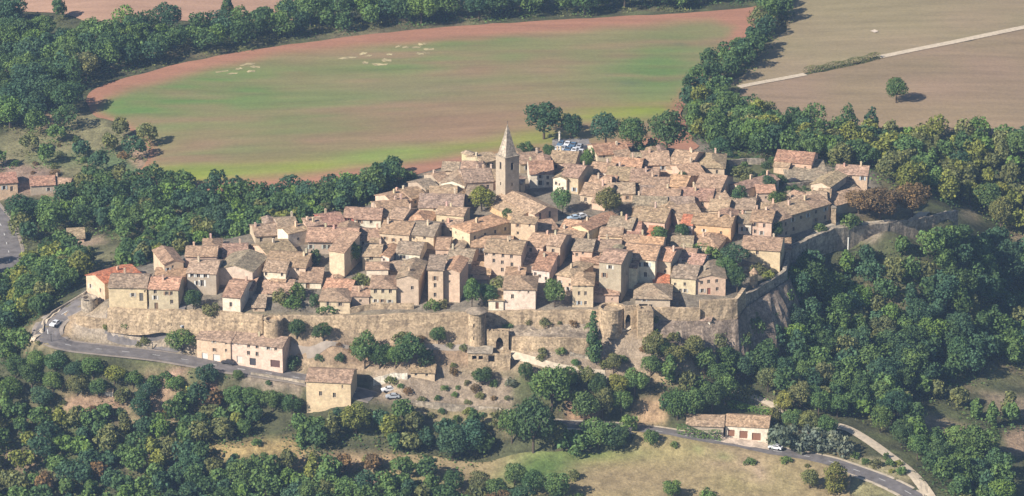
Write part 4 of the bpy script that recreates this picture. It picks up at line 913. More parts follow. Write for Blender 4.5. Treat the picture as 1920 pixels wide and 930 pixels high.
def gatehouse(label, px, py, W, Ht, x, w, h, d, yaw, mat):
    P = on(px, py); root = empty('gatehouse', P, R(yaw)); tag(root, label, 'gatehouse', 'gates of the ramparts')
    mb = MB(); arch_wall(mb, W, Ht, x, w, h, -d / 2, d); mb.build('wall', M[mat], root)
    mp = MB(); k = -W / 2 + .35
    x_ = -W / 2; up = True
    while x_ < W / 2 - .3:
        hh = .65 if up else .2; w_ = min(.65, W / 2 - x_); mp.box((x_ + w_ / 2, -d / 2 + .35, Ht + hh / 2 - .01), (w_, .6, hh)); x_ += w_; up = not up
    mp.build('parapet', M[mat], root)
    md = MB(); md.face(((x - w / 2, d / 2 - .2, -.5), (x + w / 2, d / 2 - .2, -.5), (x + w / 2, d / 2 - .2, h), (x - w / 2, d / 2 - .2, h))); md.build('gate_opening', M['dark'], root); return root
gatehouse('outer gatehouse with a dark pointed archway at the foot of the tall round tower',934,652,6.6,5.6,.6,2.2,3.9,3.0,-6,'rampart')
gatehouse('upper gate wall with a tall dark doorway beside the half round bastion',1184,611,5.0,6.2,-1.3,1.8,4.2,2.2,14,'rampart')
P = on(1209,622); root = empty('square_bastion', P, R(6)); tag(root, 'square sunlit bastion with a shaded flank under the porch house', 'tower', 'towers of the ramparts')
mb = MB(); mb.box((0, 1.2, 2.4), (4.6, 5.5, 8.8)); mb.build('wall', M['rampart'], root)
mp = MB()
for k in range(7): hh = .6 if k % 2 == 0 else .2; mp.box((-1.95 + k * .65, -1.2, 6.79 + hh / 2), (.65, .6, hh))
mp.build('parapet', M['rampart'], root)

# terraces below the upper rampart: lower wall with a rubble bank above it
LW = [(957,655),(1000,657),(1050,658),(1112,660)]
wall_run('terrace_wall','lower retaining wall of pale stone below the upper rampart and right of the gatehouse','wall',LW,height=4.2,thick=1.0,off=.3,batter=.3,on_plateau=False,mat='rampart',ruin=.15)
def surface(name, A, B_, n, mat, amp, bulge=0.0, seed=1):
    A, B_ = resample(A, 1.6), resample(B_, 1.6); m = max(len(A), len(B_))
    f = lambda Q: np.stack([np.interp(np.linspace(0, 1, m), np.linspace(0, 1, len(Q)), Q[:, k]) for k in range(3)], -1)
    A, B_ = f(A), f(B_); rows = []
    for j in range(n + 1):
        t = j / n; Q = A * (1 - t) + B_ * t; e = math.sin(math.pi * t)
        Q[:, 2] += (vnoise(Q[:, :2] + 100 * seed, 2.2, seed) - .5) * amp * e + bulge * e
        Q[:, 1] += (vnoise(Q[:, [0, 2]], 2.6, seed + 3) - .5) * amp * e * 1.5; rows.append(Q)
    mb = MB()
    for a, b in zip(rows, rows[1:]):
        for k in range(m - 1): mb.face((a[k], a[k + 1], b[k + 1], b[k]))
    return mb.build(name, M[mat])
lower = np.array([on(x, y) for x, y in LW]); lower[:, 2] += 4.0; lower[:, 1] += .4
upper = np.array([march(x, y, plat) for x, y in [(925,589),(1000,587),(1060,586),(1130,585)]]); upper[:, 1] -= .7; upper[:, 2] -= 2.9
o = surface('embankment', lower, upper, 7, 'rubble', 1.0, -.3); o['kind'] = 'structure'
wall_run('terrace_wall','small broken wall at the foot of the cypress','wall',[(1068,668),(1090,672),(1112,676)],height=1.2,thick=.6,off=0,batter=.1,on_plateau=False,mat='grey_stone',ruin=.3)
# cliff under the right end of the village
top = [march(x, y, plat) for x, y in [(1225,586),(1268,587),(1312,588),(1345,587),(1378,585),(1394,562),(1432,537),(1472,512),(1482,474)]]
bot = []
for q, (dx, dy) in zip(top, [(0,-8),(0,-9),(1,-9),(2,-8),(5,-6),(8,-4),(8,-4),(8,-4),(8,-4)]):
    bot.append((q[0] + dx, q[1] + dy, low_at(q[0] + dx, q[1] + dy) - 1.2))
for q, (ox, oy) in zip(top, [(0,-1),(0,-1.1),(0,-1.1),(0,-1.1),(.9,-.9),(1,-.6),(1.1,-.6),(1.1,-.5),(1.1,-.3)]): q[0] += ox; q[1] += oy; q[2] -= 2.0
A_, B_ = resample(bot, 1.1), resample(top, 1.1); m_ = max(len(A_), len(B_)); f_ = lambda Q: np.stack([np.interp(np.linspace(0, 1, m_), np.linspace(0, 1, len(Q)), Q[:, k]) for k in range(3)], -1)
A_, B_ = f_(A_), f_(B_); rows = []; NR = 18
for j in range(NR + 1):
    t_ = j / NR; e = math.sin(math.pi * t_) ** .6; Q = A_ * (1 - t_) + B_ * t_
    steep = np.clip((np.arange(m_) / m_ - .42) / .15, 0, 1)       # ledges and buttresses on the steep right part, a rubbly slope on the left
    s1 = np.stack([np.arange(m_) * 1.1, np.full(m_, t_ * 5.0)], -1)
    but = (vnoise(s1 * (1, .5), 4.0, 21) - .5) * 4.2 + (vnoise(s1, 1.7, 22) - .5) * 1.8
    out = np.where(np.arange(m_)[:, None] / m_ < .5, np.array([[.1, -1.0]]), np.array([[.85, -.5]]))
    Q[:, :2] += out * (but * e * (.35 + .65 * steep))[:, None]
    Q[:, 2] += (vnoise(s1 + 50, 1.6, 23) - .5) * 1.3 * e + steep * e * 1.5
    rows.append(Q)
mb = MB()
for a_, b_ in zip(rows, rows[1:]):
    for k in range(m_ - 1): mb.face((a_[k], a_[k + 1], b_[k + 1], b_[k]))
o = mb.build('cliff', M['rock']); o['kind'] = 'structure'
# left end
wall_run('roadside_wall','curved pale retaining wall under the turret inside the hairpin bend','wall',[(143,606),(170,610),(200,614),(232,615)],height=2.6,thick=.6,off=.2,batter=.2,on_plateau=False,mat='rampart',ruin=.1)
wall_run('road_parapet','dark stone parapet along the outer edge of the hairpin road','wall',[(80,625),(83,605),(100,588),(130,570),(160,552),(172,541)],height=.9,thick=.45,off=.2,batter=.05,on_plateau=False,mat='grey_stone',ruin=.05)
wall_run('roadside_wall','low dry stone wall along the slip road above the parking ground','wall',[(238,622),(290,628),(340,640)],height=.8,thick=.5,off=0,batter=.1,on_plateau=False,mat='grey_stone',ruin=.2)
wall_run('roadside_wall','low wall between the road and the slope under the roadside house','wall',[(470,703),(520,711),(572,720)],height=.9,thick=.4,off=0,batter=.1,on_plateau=False,mat='grey_stone',ruin=.1)
wall_run('garden_wall','long pale terrace wall below the gardens right of the yellow house','wall',[(752,757),(800,764),(880,771),(956,777)],height=1.7,thick=.5,off=0,batter=.1,on_plateau=False,mat='grey_stone',ruin=.2)
wall_run('garden_wall','white garden wall in front of the ruin beside the small cream cottage','wall',[(700,722),(730,716),(764,712)],height=2.2,thick=.4,off=0,batter=.05,on_plateau=False,mat='white_stone',ruin=.5)
wall_run('garden_wall','short white wall at the end of the pale footpath','wall',[(1112,714),(1126,716),(1138,717)],height=1.4,thick=.5,off=0,batter=.05,on_plateau=False,mat='white_stone',ruin=.1)
wall_run('garden_wall','rampart garden wall under the two cream houses near the stair lane','wall',[(656,588),(700,580),(776,580)],height=1.8,thick=.5,off=0,batter=.05,on_plateau=False,mat='rampart',ruin=.1)
wall_run('garden_wall','pale wall crossing the yard below the lone pink house','wall',[(1470,352),(1500,350),(1540,345)],height=1.4,thick=.5,off=0,batter=.05,on_plateau=False,mat='grey_stone',ruin=.1)
wall_run('garden_wall','terraced garden wall under the ivy covered cream house','wall',[(1378,512),(1410,507),(1452,500)],height=1.3,thick=.5,off=0,batter=.05,on_plateau=False,mat='grey_stone',ruin=.2)
wall_run('garden_wall','pale wall behind the yard at the right back edge of the village','wall',[(1368,312),(1400,308),(1434,309)],height=2.0,thick=.5,off=0,batter=.05,on_plateau=False,mat='grey_stone',ruin=.1)
# roofless ruin with openings at the foot of the gate
P = on(918,682); root = empty('ruin', P, R(-4)); tag(root, 'roofless stone ruin with dark window gaps in front of the outer gatehouse', 'ruin')
mb = MB(); W = 12.5
wallface(mb, (-W / 2, -2, 0), (1, 0), (0, 1), W, 4.2, [(1.2, 2.0, 1.3, 1.2), (3.1, 2.0, 1.3, 1.2), (6.0, 1.3, 1.9, 2.2)], -2, .5)
wallface(mb, (W / 2, -2, 0), (0, 1), (-1, 0), 4, 2.2, [], -2); wallface(mb, (-W / 2, 2, 0), (0, -1), (1, 0), 4, 4.2, [], -2); wallface(mb, (W / 2, 2, 0), (-1, 0), (0, -1), W, 3.8, [], -2)
mb.build('wall', M['rampart'], root)
mb = MB(); mb.face(((-W / 2 - .3, -2.3, 4.2), (1.0, -2.3, 4.2), (1.0, 2.3, 4.9), (-W / 2 - .3, 2.3, 4.9))); mb.face(((-W / 2 - .3, -2.3, 4.05), (1.0, -2.3, 4.05), (1.0, -2.3, 4.2), (-W / 2 - .3, -2.3, 4.2))); mb.build('roof', M['grey_stone'], root)
# turret hut on the cliff edge, sunlit pier, memorial column, poles
def column(name, label, cat, px, py, parts):
    P = on(px, py); root = empty(name, P); tag(root, label, cat)
    for nm, mat, col, prof, n in parts:
        mb = MB(); mb.lathe(prof, n, a0=math.pi / 4, a1=math.pi / 4 + 2 * math.pi); mb.build(nm, M[mat], root, col)
    return root
column('watch_turret','small pale turret with a pointed cap on the shaded cliff edge','turret',1413,534,[('wall','rampart',None,[(1.25,-2),(1.2,3.9)],8),('roof','roof',RC['k'],[(1.5,3.8),(1.5,4.0),(.02,5.6)],8)])
column('stone_pier','tall sunlit stone pier at the corner of the right rampart','pier',1562,418,[('shaft','rampart',None,[(1.25,-3),(1.0,5.2)],4),('cap','grey_stone',None,[(1.25,5.2),(1.25,5.5),(.02,5.9)],4)])
column('memorial_column','slender white memorial column at the edge of the car park','column',1049,273,[('base','white_stone',None,[(.9,-.5),(.9,.6),(.6,.6),(.6,1.0)],4),('shaft','white_stone',None,[(.34,1.0),(.28,4.4)],10),('cap','white_stone',None,[(.45,4.4),(.45,4.6),(.02,5.0)],8)])
for px, py, h, lab in [(1326,505,4.0,'thin white pole in the hedge garden right of the pyramid roof'),(1341,512,2.6,'short white pole below the hedge garden'),(1590,470,4.2,'pale post standing in the bushes under the pale topped rampart'),(1532,462,3.4,'white gate post where the cliff footpath starts'),(1468,520,3.6,'white corner post on the cliff edge wall')]:
    column('pole', lab, 'pole', px, py, [('shaft','metal',(.7,.68,.62),[(.22,-1),(.18,h)],8),('cap','metal',(.7,.68,.62),[(.3,h),(.3,h+.15),(.02,h+.2)],8)])
for px, py, lab in [(286,656,'dark roadside post beside the slip road'),(96,640,'pale marker post outside the hairpin bend')]:
    column('post', lab, 'post', px, py, [('shaft','metal',(.06,.06,.06),[(.12,-.5),(.12,2.2)],8),('cap','metal',(.06,.06,.06),[(.2,2.2),(.2,2.4),(.02,2.5)],8)])
# clipped hedges
# ------------------------------------------------------------------ church
nave = house('church','stone church with a tall belfry and a pointed spire above the village roofs','church',1003,1046,396,422,34,21,'F',19,'p','k',[(1013,404,.9,2.2),(1031,402,.9,2.2)],ch=0,group=None)
root = nave['root']
hw, hd, Ht = nave['W'] / 2, nave['D'] / 2, nave['H']
mb = MB(); aw = 4.2; hA = Ht * .62           # side chapels along the sunny flank, under their own lean-to roof
mb.box((-hw - aw / 2, 1.0, hA / 2 - 1.5), (aw, 15, hA + 3)); mb.build('side_chapel', M['wall'], root, WC['o'])
mb = MB(); x0, x1 = -hw - aw - .4, -hw + .02; y0, y1 = -6.9, 8.9
mb.face(((x1, y0, hA + 1.3), (x1, y1, hA + 1.3), (x0, y1, hA + .1), (x0, y0, hA + .1))); mb.face(((x0, y0, hA + .1), (x0, y1, hA + .1), (x0, y1, hA - .12), (x0, y0, hA - .12))); mb.face(((x0, y0, hA + .1), (x0, y0, hA - .12), (x1, y0, hA - .12), (x1, y0, hA + 1.3)))
mb.build('chapel_roof', M['roof'], root, RC['t'])
TW = 5.3; tz = None
tx, ty = -hw + TW / 2 + 1.6, hd + TW / 2 - 2.2
cs, sn = math.cos(nave['yaw']), math.sin(nave['yaw'])
wx, wy = nave['c'][0] + tx * cs - ty * sn, nave['c'][1] + tx * sn + ty * cs
s_ = scale_at((wx, wy, 60)); 
def z_at(py):   # height on the belfry's axis seen at pixel row py
    a, b = at(950, py, 0), at(950, py, 120); t_ = (wy - a[1]) / (b[1] - a[1]); return a[2] + (b[2] - a[2]) * t_ - nave['P'][2]
zt, zs = z_at(291), z_at(232)
mb = MB(); wallops = [(TW / 2 - .5, zt - 4.2, 1.0, 2.4)]
for (o_, u_, n_) in (((-TW/2, -TW/2, 0), (1, 0), (0, 1)), ((TW/2, -TW/2, 0), (0, 1), (-1, 0)), ((TW/2, TW/2, 0), (-1, 0), (0, -1)), ((-TW/2, TW/2, 0), (0, -1), (1, 0))):
    wallface(mb, (tx + o_[0], ty + o_[1], 0), u_, n_, TW, zt, wallops + [(TW / 2 - .25, zt - 9.5, .5, 1.1)], -3, .4)
bel = mb.build('belfry', M['wall'], root, WC['g'])
mb = MB()
for (o_, u_, n_) in (((-TW/2, -TW/2, 0), (1, 0), (0, 1)), ((-TW/2, TW/2, 0), (0, -1), (1, 0)), ((TW/2, -TW/2, 0), (0, 1), (-1, 0))):
    for (x, y, w, h) in wallops + [(TW / 2 - .25, zt - 9.5, .5, 1.1)]:
        P = lambda a, b: (tx + o_[0] + u_[0] * a + n_[0] * .38, ty + o_[1] + u_[1] * a + n_[1] * .38, b)
        k = MB(); k.face((P(x - .01, y - .01), P(x + w + .01, y - .01), P(x + w + .01, y + h + .01), P(x - .01, y + h + .01))); k.build('bell_opening', M['dark'], bel)
mb = MB(); e = TW / 2 + .18; mb.box((tx, ty, zt + .12), (2 * e, 2 * e, .3)); mb.build('cornice', M['grey_stone'], bel)
mb = MB(); r0 = TW / 2 - .35; tip = (tx, ty, zs)   # steep four sided spire with a slight flare at its foot
lv = [[(tx + sx * r_, ty + sy * r_, z_) for sx, sy in ((-1, -1), (1, -1), (1, 1), (-1, 1))] for r_, z_ in ((r0, zt + .27), (r0 * .86, zt + (zs - zt) * .12))]
for k in range(4): mb.face((lv[0][k], lv[0][(k + 1) % 4], lv[1][(k + 1) % 4], lv[1][k])); mb.face((lv[1][k], lv[1][(k + 1) % 4], tip))
sp = mb.build('spire', M['slate'], root)
mb = MB(); mb.box((tx, ty, zs + .45), (.08, .08, 1.1)); mb.box((tx, ty, zs + .6), (.5, .08, .08)); mb.build('cross', M['metal'], sp, (.12, .11, .1))

# ------------------------------------------------------------------ cars
def car_mesh(col):
    parts = {}
    mb = MB(); L, W_ = 4.1, 1.7
    prof = [(-2.05, .35), (-2.05, .78), (-1.55, .92), (-.85, .98), (-.3, 1.42), (.95, 1.44), (1.7, .98), (2.02, .9), (2.05, .35)]
    for k in range(len(prof) - 1):
        (a, z), (b, w) = prof[k], prof[k + 1]; ia, ib = (.72 if z > 1.2 else .85), (.72 if w > 1.2 else .85)
        mb.face(((a, -ia, z), (b, -ib, w), (b, ib, w), (a, ia, z)))
    for s in (-1, 1):
        mb.face([(x, s * (.72 if z > 1.2 else .85), z) for x, z in prof[::s]])
    mb.face(((-2.05, -.85, .35), (2.05, -.85, .35), (2.05, .85, .35), (-2.05, .85, .35)))
    parts['body'] = (mb, 'paint')
    g = MB(); g.face(((-.80, -.66, 1.03), (-.80, .66, 1.03), (-.36, .62, 1.40), (-.36, -.62, 1.40))); g.v = [(x - .02, y, z + .03) for x, y, z in g.v]; parts['windscreen'] = (g, 'glass')
    g = MB(); g.face(((1.02, -.62, 1.42), (1.02, .62, 1.42), (1.62, .66, 1.05), (1.62, -.66, 1.05))); g.v = [(x + .03, y, z + .03) for x, y, z in g.v]; parts['rear_window'] = (g, 'glass')
    for s in (-1, 1):
        g = MB(); g.face(((-.72, s * .845, 1.02), (1.45, s * .845, 1.02), (.9, s * .745, 1.37), (-.28, s * .745, 1.37))); parts['side_window' + ('' if s < 0 else ' ')] = (g, 'glass')
    return parts
CAR = car_mesh(None)
WH = MB(); 
for k in range(12):
    a, b = 2 * math.pi * k / 12, 2 * math.pi * (k + 1) / 12
    for s in (-.1, .1): WH.face(((0, s, 0), (.33 * math.cos(a), s, .33 * math.sin(a)), (.33 * math.cos(b), s, .33 * math.sin(b))))
    WH.face(((.33 * math.cos(a), -.1, .33 * math.sin(a)), (.33 * math.cos(b), -.1, .33 * math.sin(b)), (.33 * math.cos(b), .1, .33 * math.sin(b)), (.33 * math.cos(a), .1, .33 * math.sin(a))))
car0 = None
def car(label, px, py, deg, col, group='parked cars', pos=None):
    global car0
    P = on(px, py)
    if car0 is None:
        r_ = empty('car', (0, 0, 0)); car0 = r_
        for nm, (mb, mt) in CAR.items(): mb.build(nm.strip(), M[mt], r_)
        w0 = None
        for x in (-1.3, 1.3):
            for y in (-.8, .8):
                if w0 is None: w0 = WH.build('wheel', M['tyre'], r_); w = w0
                else: w = w0.copy(); COL.objects.link(w); w.parent = r_
                w.location = (x, y, .33)
        root = r_
    else:
        root = car0.copy(); COL.objects.link(root)
        for ch in list(car0.children): c = ch.copy(); COL.objects.link(c); c.parent = root
    dz = .08 if min(np.hypot(*(_rs[:, :2] - P[:2]).T)) < 4 else .3
    root.location = (P[0], P[1], P[2] + dz + (.15 if dz < .1 else 0)); root.rotation_euler.z = R(deg); tag(root, label, 'car', group)
    for c in root.children:
        if c.name.startswith('body'): c.color = (*col, 1)
WHT, DRK, BLU, SIL = (.62, .63, .65), (.035, .035, .04), (.08, .14, .22), (.36, .38, .41)
car('white car driving round the hairpin bend', 104, 611, 62, WHT, None)
car('dark car parked against the long roadside house', 428, 683, -17, DRK, None)
car('white car on the lower road beside the grey green trees', 1454, 843, -25, WHT, None)
car('dark car parked by the rampart foot near the big parking bush', 331, 611, 25, DRK, None)
car('grey car parked next to the dark car under the left rampart', 349, 614, 35, SIL, None)
car('white car parked beside the white garden wall below the yellow house', 728, 735, 15, WHT, None)
car('silver car behind the tall yellow house near the white garden wall', 736, 748, 5, SIL, None)
CP = [(1046,284,WHT,'white','front row, at the memorial end'),(1056,283,SIL,'silver','front row, second from the memorial'),(1066,285,BLU,'blue','front row, third from the memorial'),(1077,287,WHT,'white','front row, next to the blue one'),(1089,290,WHT,'white','front row, at the orange gable end'),
      (1052,274,BLU,'blue','back row, behind the memorial'),(1064,275,WHT,'white','back row, second from the memorial'),(1075,277,BLU,'pale blue','back row, middle place'),(1086,280,SIL,'silver','back row, fourth from the memorial'),(1098,284,DRK,'dark','back row, nearest the orange gabled house')]
for px, py, c, nm, wh in CP: car(f'{nm} car in the village car park, {wh}', px, py, 70, c, 'cars in the village car park')
car('pale blue car in the shade of the church garden trees', 1076, 413, 20, (.35,.45,.55), None)
car('white car in the shade of the church garden near the red gable', 1088, 410, 24, WHT, None)
car('dark car in the yard below the lone pink house', 1486, 344, 10, DRK, None)
# ------------------------------------------------------------------ trees and shrubs
def cards(pos, nrm, size, r):
    """leaf sprays: slightly folded quads at pos facing about nrm"""
    n = len(pos); a = r.normal(size=(n, 3)); nr = nrm + a * 0.55; nr /= np.linalg.norm(nr, axis=1)[:, None]
    t = np.cross(nr, r.normal(size=(n, 3))); t /= np.linalg.norm(t, axis=1)[:, None] + 1e-9; b = np.cross(nr, t)
    s = size * r.uniform(.6, 1.25, n); s = s[:, None]; w = s * r.uniform(.55, 1.0, n)[:, None]
    q = np.stack([pos - t * s * .5, pos + b * w * .5 + nr * s * .1, pos + t * s * .5, pos - b * w * .5 + nr * s * .1], 1)
    return q
def crown_cards(kind, ncards, size, seed):
    r = np.random.default_rng(seed)
    if kind == 'round': n, h0, h1, rx, ry = 13, .20, .98, .46, .46
    elif kind == 'wide': n, h0, h1, rx, ry = 15, .30, .95, .62, .55
    elif kind == 'tall': n, h0, h1, rx, ry = 12, .10, 1.0, .27, .27
    elif kind == 'cypress': n, h0, h1, rx, ry = 22, .02, 1.0, .155, .155
    elif kind == 'bush': n, h0, h1, rx, ry = 9, .0, .95, .62, .62
    else: n, h0, h1, rx, ry = 11, .15, 1.0, .38, .38
    c, rad = [], []
    for k in range(n):
        if kind in ('tall', 'cypress'):
            t = (k + .5) / n; env = (math.sin(math.pi * min(1, t * .85 + .17)) ** .7) if kind == 'tall' else (1 - t) ** .6 * min(1, t * 6 + .45)
            a = r.uniform(0, 6.28); d = r.uniform(.1, .5) * rx * env
            c.append((math.cos(a) * d, math.sin(a) * d, h0 + (h1 - h0) * t * .93 + .02)); rad.append(max(.045, rx * env * r.uniform(.6, .9)))
        else:
            a = k * 2.4 + r.uniform(-.5, .5); t = (k + .5) / n; el = math.asin(1 - 1.75 * t) if kind != 'bush' else math.asin(1 - .95 * t)
            f = r.uniform(.48, .74); cz = (h0 + h1) / 2 if kind != 'bush' else .12; hh = (h1 - h0) / 2 if kind != 'bush' else .8
            c.append((math.cos(a) * math.cos(el) * rx * f, math.sin(a) * math.cos(el) * ry * f, cz + math.sin(el) * hh * f)); rad.append(r.uniform(.30, .50) * min(rx, hh) * (1.12 if kind != 'bush' else .95))
    c, rad = np.array(c), np.array(rad)
    k = r.choice(len(c), ncards * 2, p=rad ** 2 / (rad ** 2).sum())
    d = r.normal(size=(len(k), 3)); d[:, 2] += .35; d /= np.linalg.norm(d, axis=1)[:, None]
    lump = 1 + .16 * np.sin(d[:, 0] * 7 + k) * np.sin(d[:, 1] * 6 + 2 * k) + .1 * np.sin(d[:, 2] * 11 + k * 3)
    p = c[k] + d * rad[k][:, None] * (r.uniform(.72, 1.08, len(k)) * lump)[:, None]
    keep = np.ones(len(p), bool)
    for i in range(len(c)): keep &= ~((np.linalg.norm(p - c[i], axis=1) < rad[i] * .68) & (k != i))
    keep &= p[:, 2] > 0.015
    p, d = p[keep][:ncards], d[keep][:ncards]
    return p, d, r
def card_mesh(name, q, mat):
    n = len(q); me = bpy.data.meshes.new(name); me.vertices.add(n * 4); me.vertices.foreach_set('co', q.reshape(-1).astype(np.float32))
    me.loops.add(n * 4); me.loops.foreach_set('vertex_index', np.arange(n * 4, dtype=np.int32))
    me.polygons.add(n); me.polygons.foreach_set('loop_start', np.arange(0, n * 4, 4, dtype=np.int32)); me.update(calc_edges=True); me.materials.append(mat); return me
HREF = dict(round=9.0, wide=9.0, tall=11.0, cypress=12.0, bush=3.2, oval=9.0)
CROWN, TRUNK = {}, {}
for ki, (kind, nv) in enumerate((('round', 6), ('wide', 3), ('tall', 3), ('cypress', 2), ('bush', 5), ('oval', 4))):
    for v in range(nv):
        Hh = HREF[kind]; ncd = dict(cypress=1500, bush=620).get(kind, 2500)
        p, d, r = crown_cards(kind, ncd, 0, 100 * ki + v + 1)
        CROWN[kind, v] = card_mesh('crown', cards(p * Hh, d, .54 if kind != 'bush' else .42, r), M['leaf'])
    if kind != 'bush':
        mb = MB(); Hh = HREF[kind]
        def limb(a, b, ra, rb, n=7):
            a, b = np.array(a), np.array(b); ax = b - a; ax /= np.linalg.norm(ax); s = np.cross(ax, (0.3, 1, .2)); s /= np.linalg.norm(s); t = np.cross(ax, s)
            A = [a + (s * math.cos(2 * math.pi * k / n) + t * math.sin(2 * math.pi * k / n)) * ra for k in range(n)]; B_ = [b + (s * math.cos(2 * math.pi * k / n) + t * math.sin(2 * math.pi * k / n)) * rb for k in range(n)]
            for k in range(n): mb.face((A[k], A[(k + 1) % n], B_[(k + 1) % n], B_[k]))
        limb((0, 0, -.6), (0.05, 0, Hh * .38), .30, .2); limb((.05, 0, Hh * .38), (.1, .1, Hh * .72), .2, .07)
        if kind not in ('cypress',):
            for a in (0.4, 2.1, 3.9, 5.2): limb((.05, 0, Hh * (.27 + .02 * a)), (math.cos(a) * Hh * .23, math.sin(a) * Hh * .23, Hh * .6), .12, .04)
        o = mb.build('trunk', M['bark']); TRUNK[kind] = o.data; bpy.data.objects.remove(o)
LC = {'dark green': (0.074, 0.128, 0.050), 'deep blue green': (0.064, 0.120, 0.064), 'mid green': (0.112, 0.180, 0.058), 'fresh green': (0.138, 0.222, 0.056), 'yellow green': (0.205, 0.225, 0.056),
      'olive green': (0.160, 0.172, 0.068), 'rusty brown': (0.185, 0.122, 0.060), 'grey green': (0.155, 0.182, 0.130)}
tr_ = random.Random(21)
TREES, SHRUBS = [], []      # dict(p, h, w, kind, col, label, zone)
def add_tree(p, h, w, kind, col, label=None, zone=None, shrub=False, keep=False):
    (SHRUBS if shrub else TREES).append(dict(p=np.array(p), h=h, w=w, kind=kind, col=col, label=label, zone=zone, keep=keep))
REFW = dict(round=.92, wide=1.2, tall=.54, cypress=.31, bush=1.25, oval=.76)
def one(px, py, hp, wp, kind, col, label=None, cat='tree', shrub=False):
    """a single tree: foot pixel, height and width in pixels"""
    P = on(px, py); s = scale_at(P); add_tree(P, hp / s / math.cos(DEP), wp / s, kind, col, label, None, shrub, True)
T1 = one
one(1112,677,98,33,'cypress','dark green','tall dark cypress in front of the half round bastion wall')
one(1020,262,68,104,'wide','deep blue green','wide crowned tree with a bare trunk at the edge of the car park')
one(1070,262,50,46,'round','deep blue green','round dark tree just right of the wide crowned car park tree')
one(1136,272,60,58,'round','deep blue green','round tree between the car park and the plateau field')
one(1187,284,64,62,'round','mid green','bushy mid green tree right of the round car park tree')
one(1250,292,84,66,'oval','dark green','tall dark tree at the back edge beside the red soil strip')
one(1222,284,32,30,'bush','deep blue green','low bluish tree in front of the tall dark back edge tree')
one(1198,282,24,26,'bush','dark green','small dark tree beside the low bluish tree')
one(1028,296,26,26,'round','mid green','small green tree in front of the white parked cars')
one(985,286,24,40,'bush','dark green','low dark tree right of the church spire')
one(903,396,46,50,'round','yellow green','yellow green tree left of the church nave')
one(952,414,24,26,'round','dark green','small dark tree between the church and the tower house')
one(1055,400,46,40,'round','mid green','green tree at the end of the church choir')
one(1142,404,50,62,'round','olive green','big olive brown tree in the middle of the right village')
one(1100,318,34,24,'round','mid green','narrow green tree between the car park and the shaded lane')
one(1680,194,50,46,'round','mid green','lone tree standing in the dry field')
one(1040,576,54,40,'oval','mid green','green tree beside the paired window rampart house')
one(885,582,62,40,'round','mid green','round green tree left of the white annex')
one(915,575,42,44,'round','dark green','dark green tree behind the white annex')
one(935,545,30,50,'bush','olive green','olive bush below the tall ochre house')
one(556,632,34,40,'round','dark green','round dark bush right of the broken corner tower')
one(606,637,32,38,'round','dark green','second round bush under the long orange rampart')
one(822,645,34,34,'round','dark green','small round tree left of the tall round tower')
one(340,660,46,58,'round','mid green','big round bush beside the slip road left of the roadside house')
one(272,645,18,22,'bush','olive green','small olive bush beside the slip road near the dark post')
one(240,612,18,30,'bush','mid green','green bush on the bank under the cream rampart house')
one(198,618,14,12,'bush','yellow green','little yellow bush on the curved retaining wall')
one(552,690,28,34,'bush','dark green','dark bush right of the roadside house gable')
one(598,676,16,20,'bush','dark green','small dark bush above the yellow house roof')
one(637,676,18,22,'bush','dark green','small round bush above the right end of the yellow house roof')
one(684,690,66,48,'oval','mid green','tall green tree on the terrace right of the yellow house roof')
one(712,690,46,50,'round','dark green','dark tree beside the tall terrace tree')
one(768,685,58,60,'round','dark green','large dark round tree on the middle terrace')
one(742,690,44,40,'round','mid green','mid green tree left of the large dark terrace tree')
one(800,680,34,40,'bush','dark green','low dark tree right of the large dark terrace tree')
one(756,640,24,40,'bush','olive green','olive bush against the long orange rampart')
one(1225,678,58,38,'oval','olive green','olive tree on the dry slope below the square bastion')
one(1300,676,48,46,'round','olive green','olive brown tree on the slope under the cliff')
one(1345,672,54,50,'round','olive green','second olive brown tree on the slope under the cliff')
one(1150,700,38,36,'round','olive green','olive tree at the end of the pale footpath')
one(1190,742,52,52,'round','mid green','mid green tree on the bank below the pale footpath')
one(1035,770,86,84,'round','mid green','large green tree on the bank below the gate ruin')
one(1000,850,110,84,'round','dark green','very large dark tree at the left end of the meadow')
one(985,712,34,34,'round','dark green','small dark tree below the gate ruin')
one(905,722,34,44,'round','dark green','dark round bush in the gardens below the gate ruin')
one(390,728,46,44,'round','deep blue green','blue green round tree below the road at the roadside house')
one(265,785,52,40,'oval','deep blue green','blue green oval tree in the clearing below the road')
one(1220,838,34,32,'round','mid green','small round tree between the meadow and the lower road')
one(1122,840,52,70,'round','mid green','round bushy tree at the head of the meadow')
one(1152,846,54,56,'round','dark green','dark bushy tree at the head of the meadow by the road')
one(1072,848,48,70,'bush','mid green','broad low thicket at the head of the meadow')
one(1260,936,36,34,'oval','mid green','pointed young tree at the bottom edge of the meadow')
one(1325,938,26,36,'bush','fresh green','low fresh green bush at the bottom edge of the meadow')
one(1518,918,40,34,'oval','olive green','small tree in the meadow corner by the lower road')
one(1565,925,64,44,'tall','yellow green','yellow green tall tree where the meadow meets the lower road')
one(1470,842,56,66,'bush','grey green','grey green willow bush right of the garage forecourt')
one(1520,847,58,66,'bush','grey green','grey green willow in the middle of the roadside row')
one(1568,852,54,64,'bush','grey green','grey green willow at the right end of the roadside row')
one(1610,400,42,70,'round','rusty brown','rusty tree left of its pair inside the outlying rampart arm')
one(1650,412,60,80,'round','rusty brown','large rusty brown tree in the middle of the outlying rampart arm')
one(1710,408,66,70,'round','rusty brown','rusty brown tree near the tip of the outlying rampart arm')
one(1590,424,30,50,'bush','mid green','green bush at the foot of the sunlit stone pier')
one(1536,432,18,26,'bush','mid green','small bright bush against the shaded row of houses')
one(1452,448,36,32,'oval','dark green','dark tree in front of the shaded arched gable house')
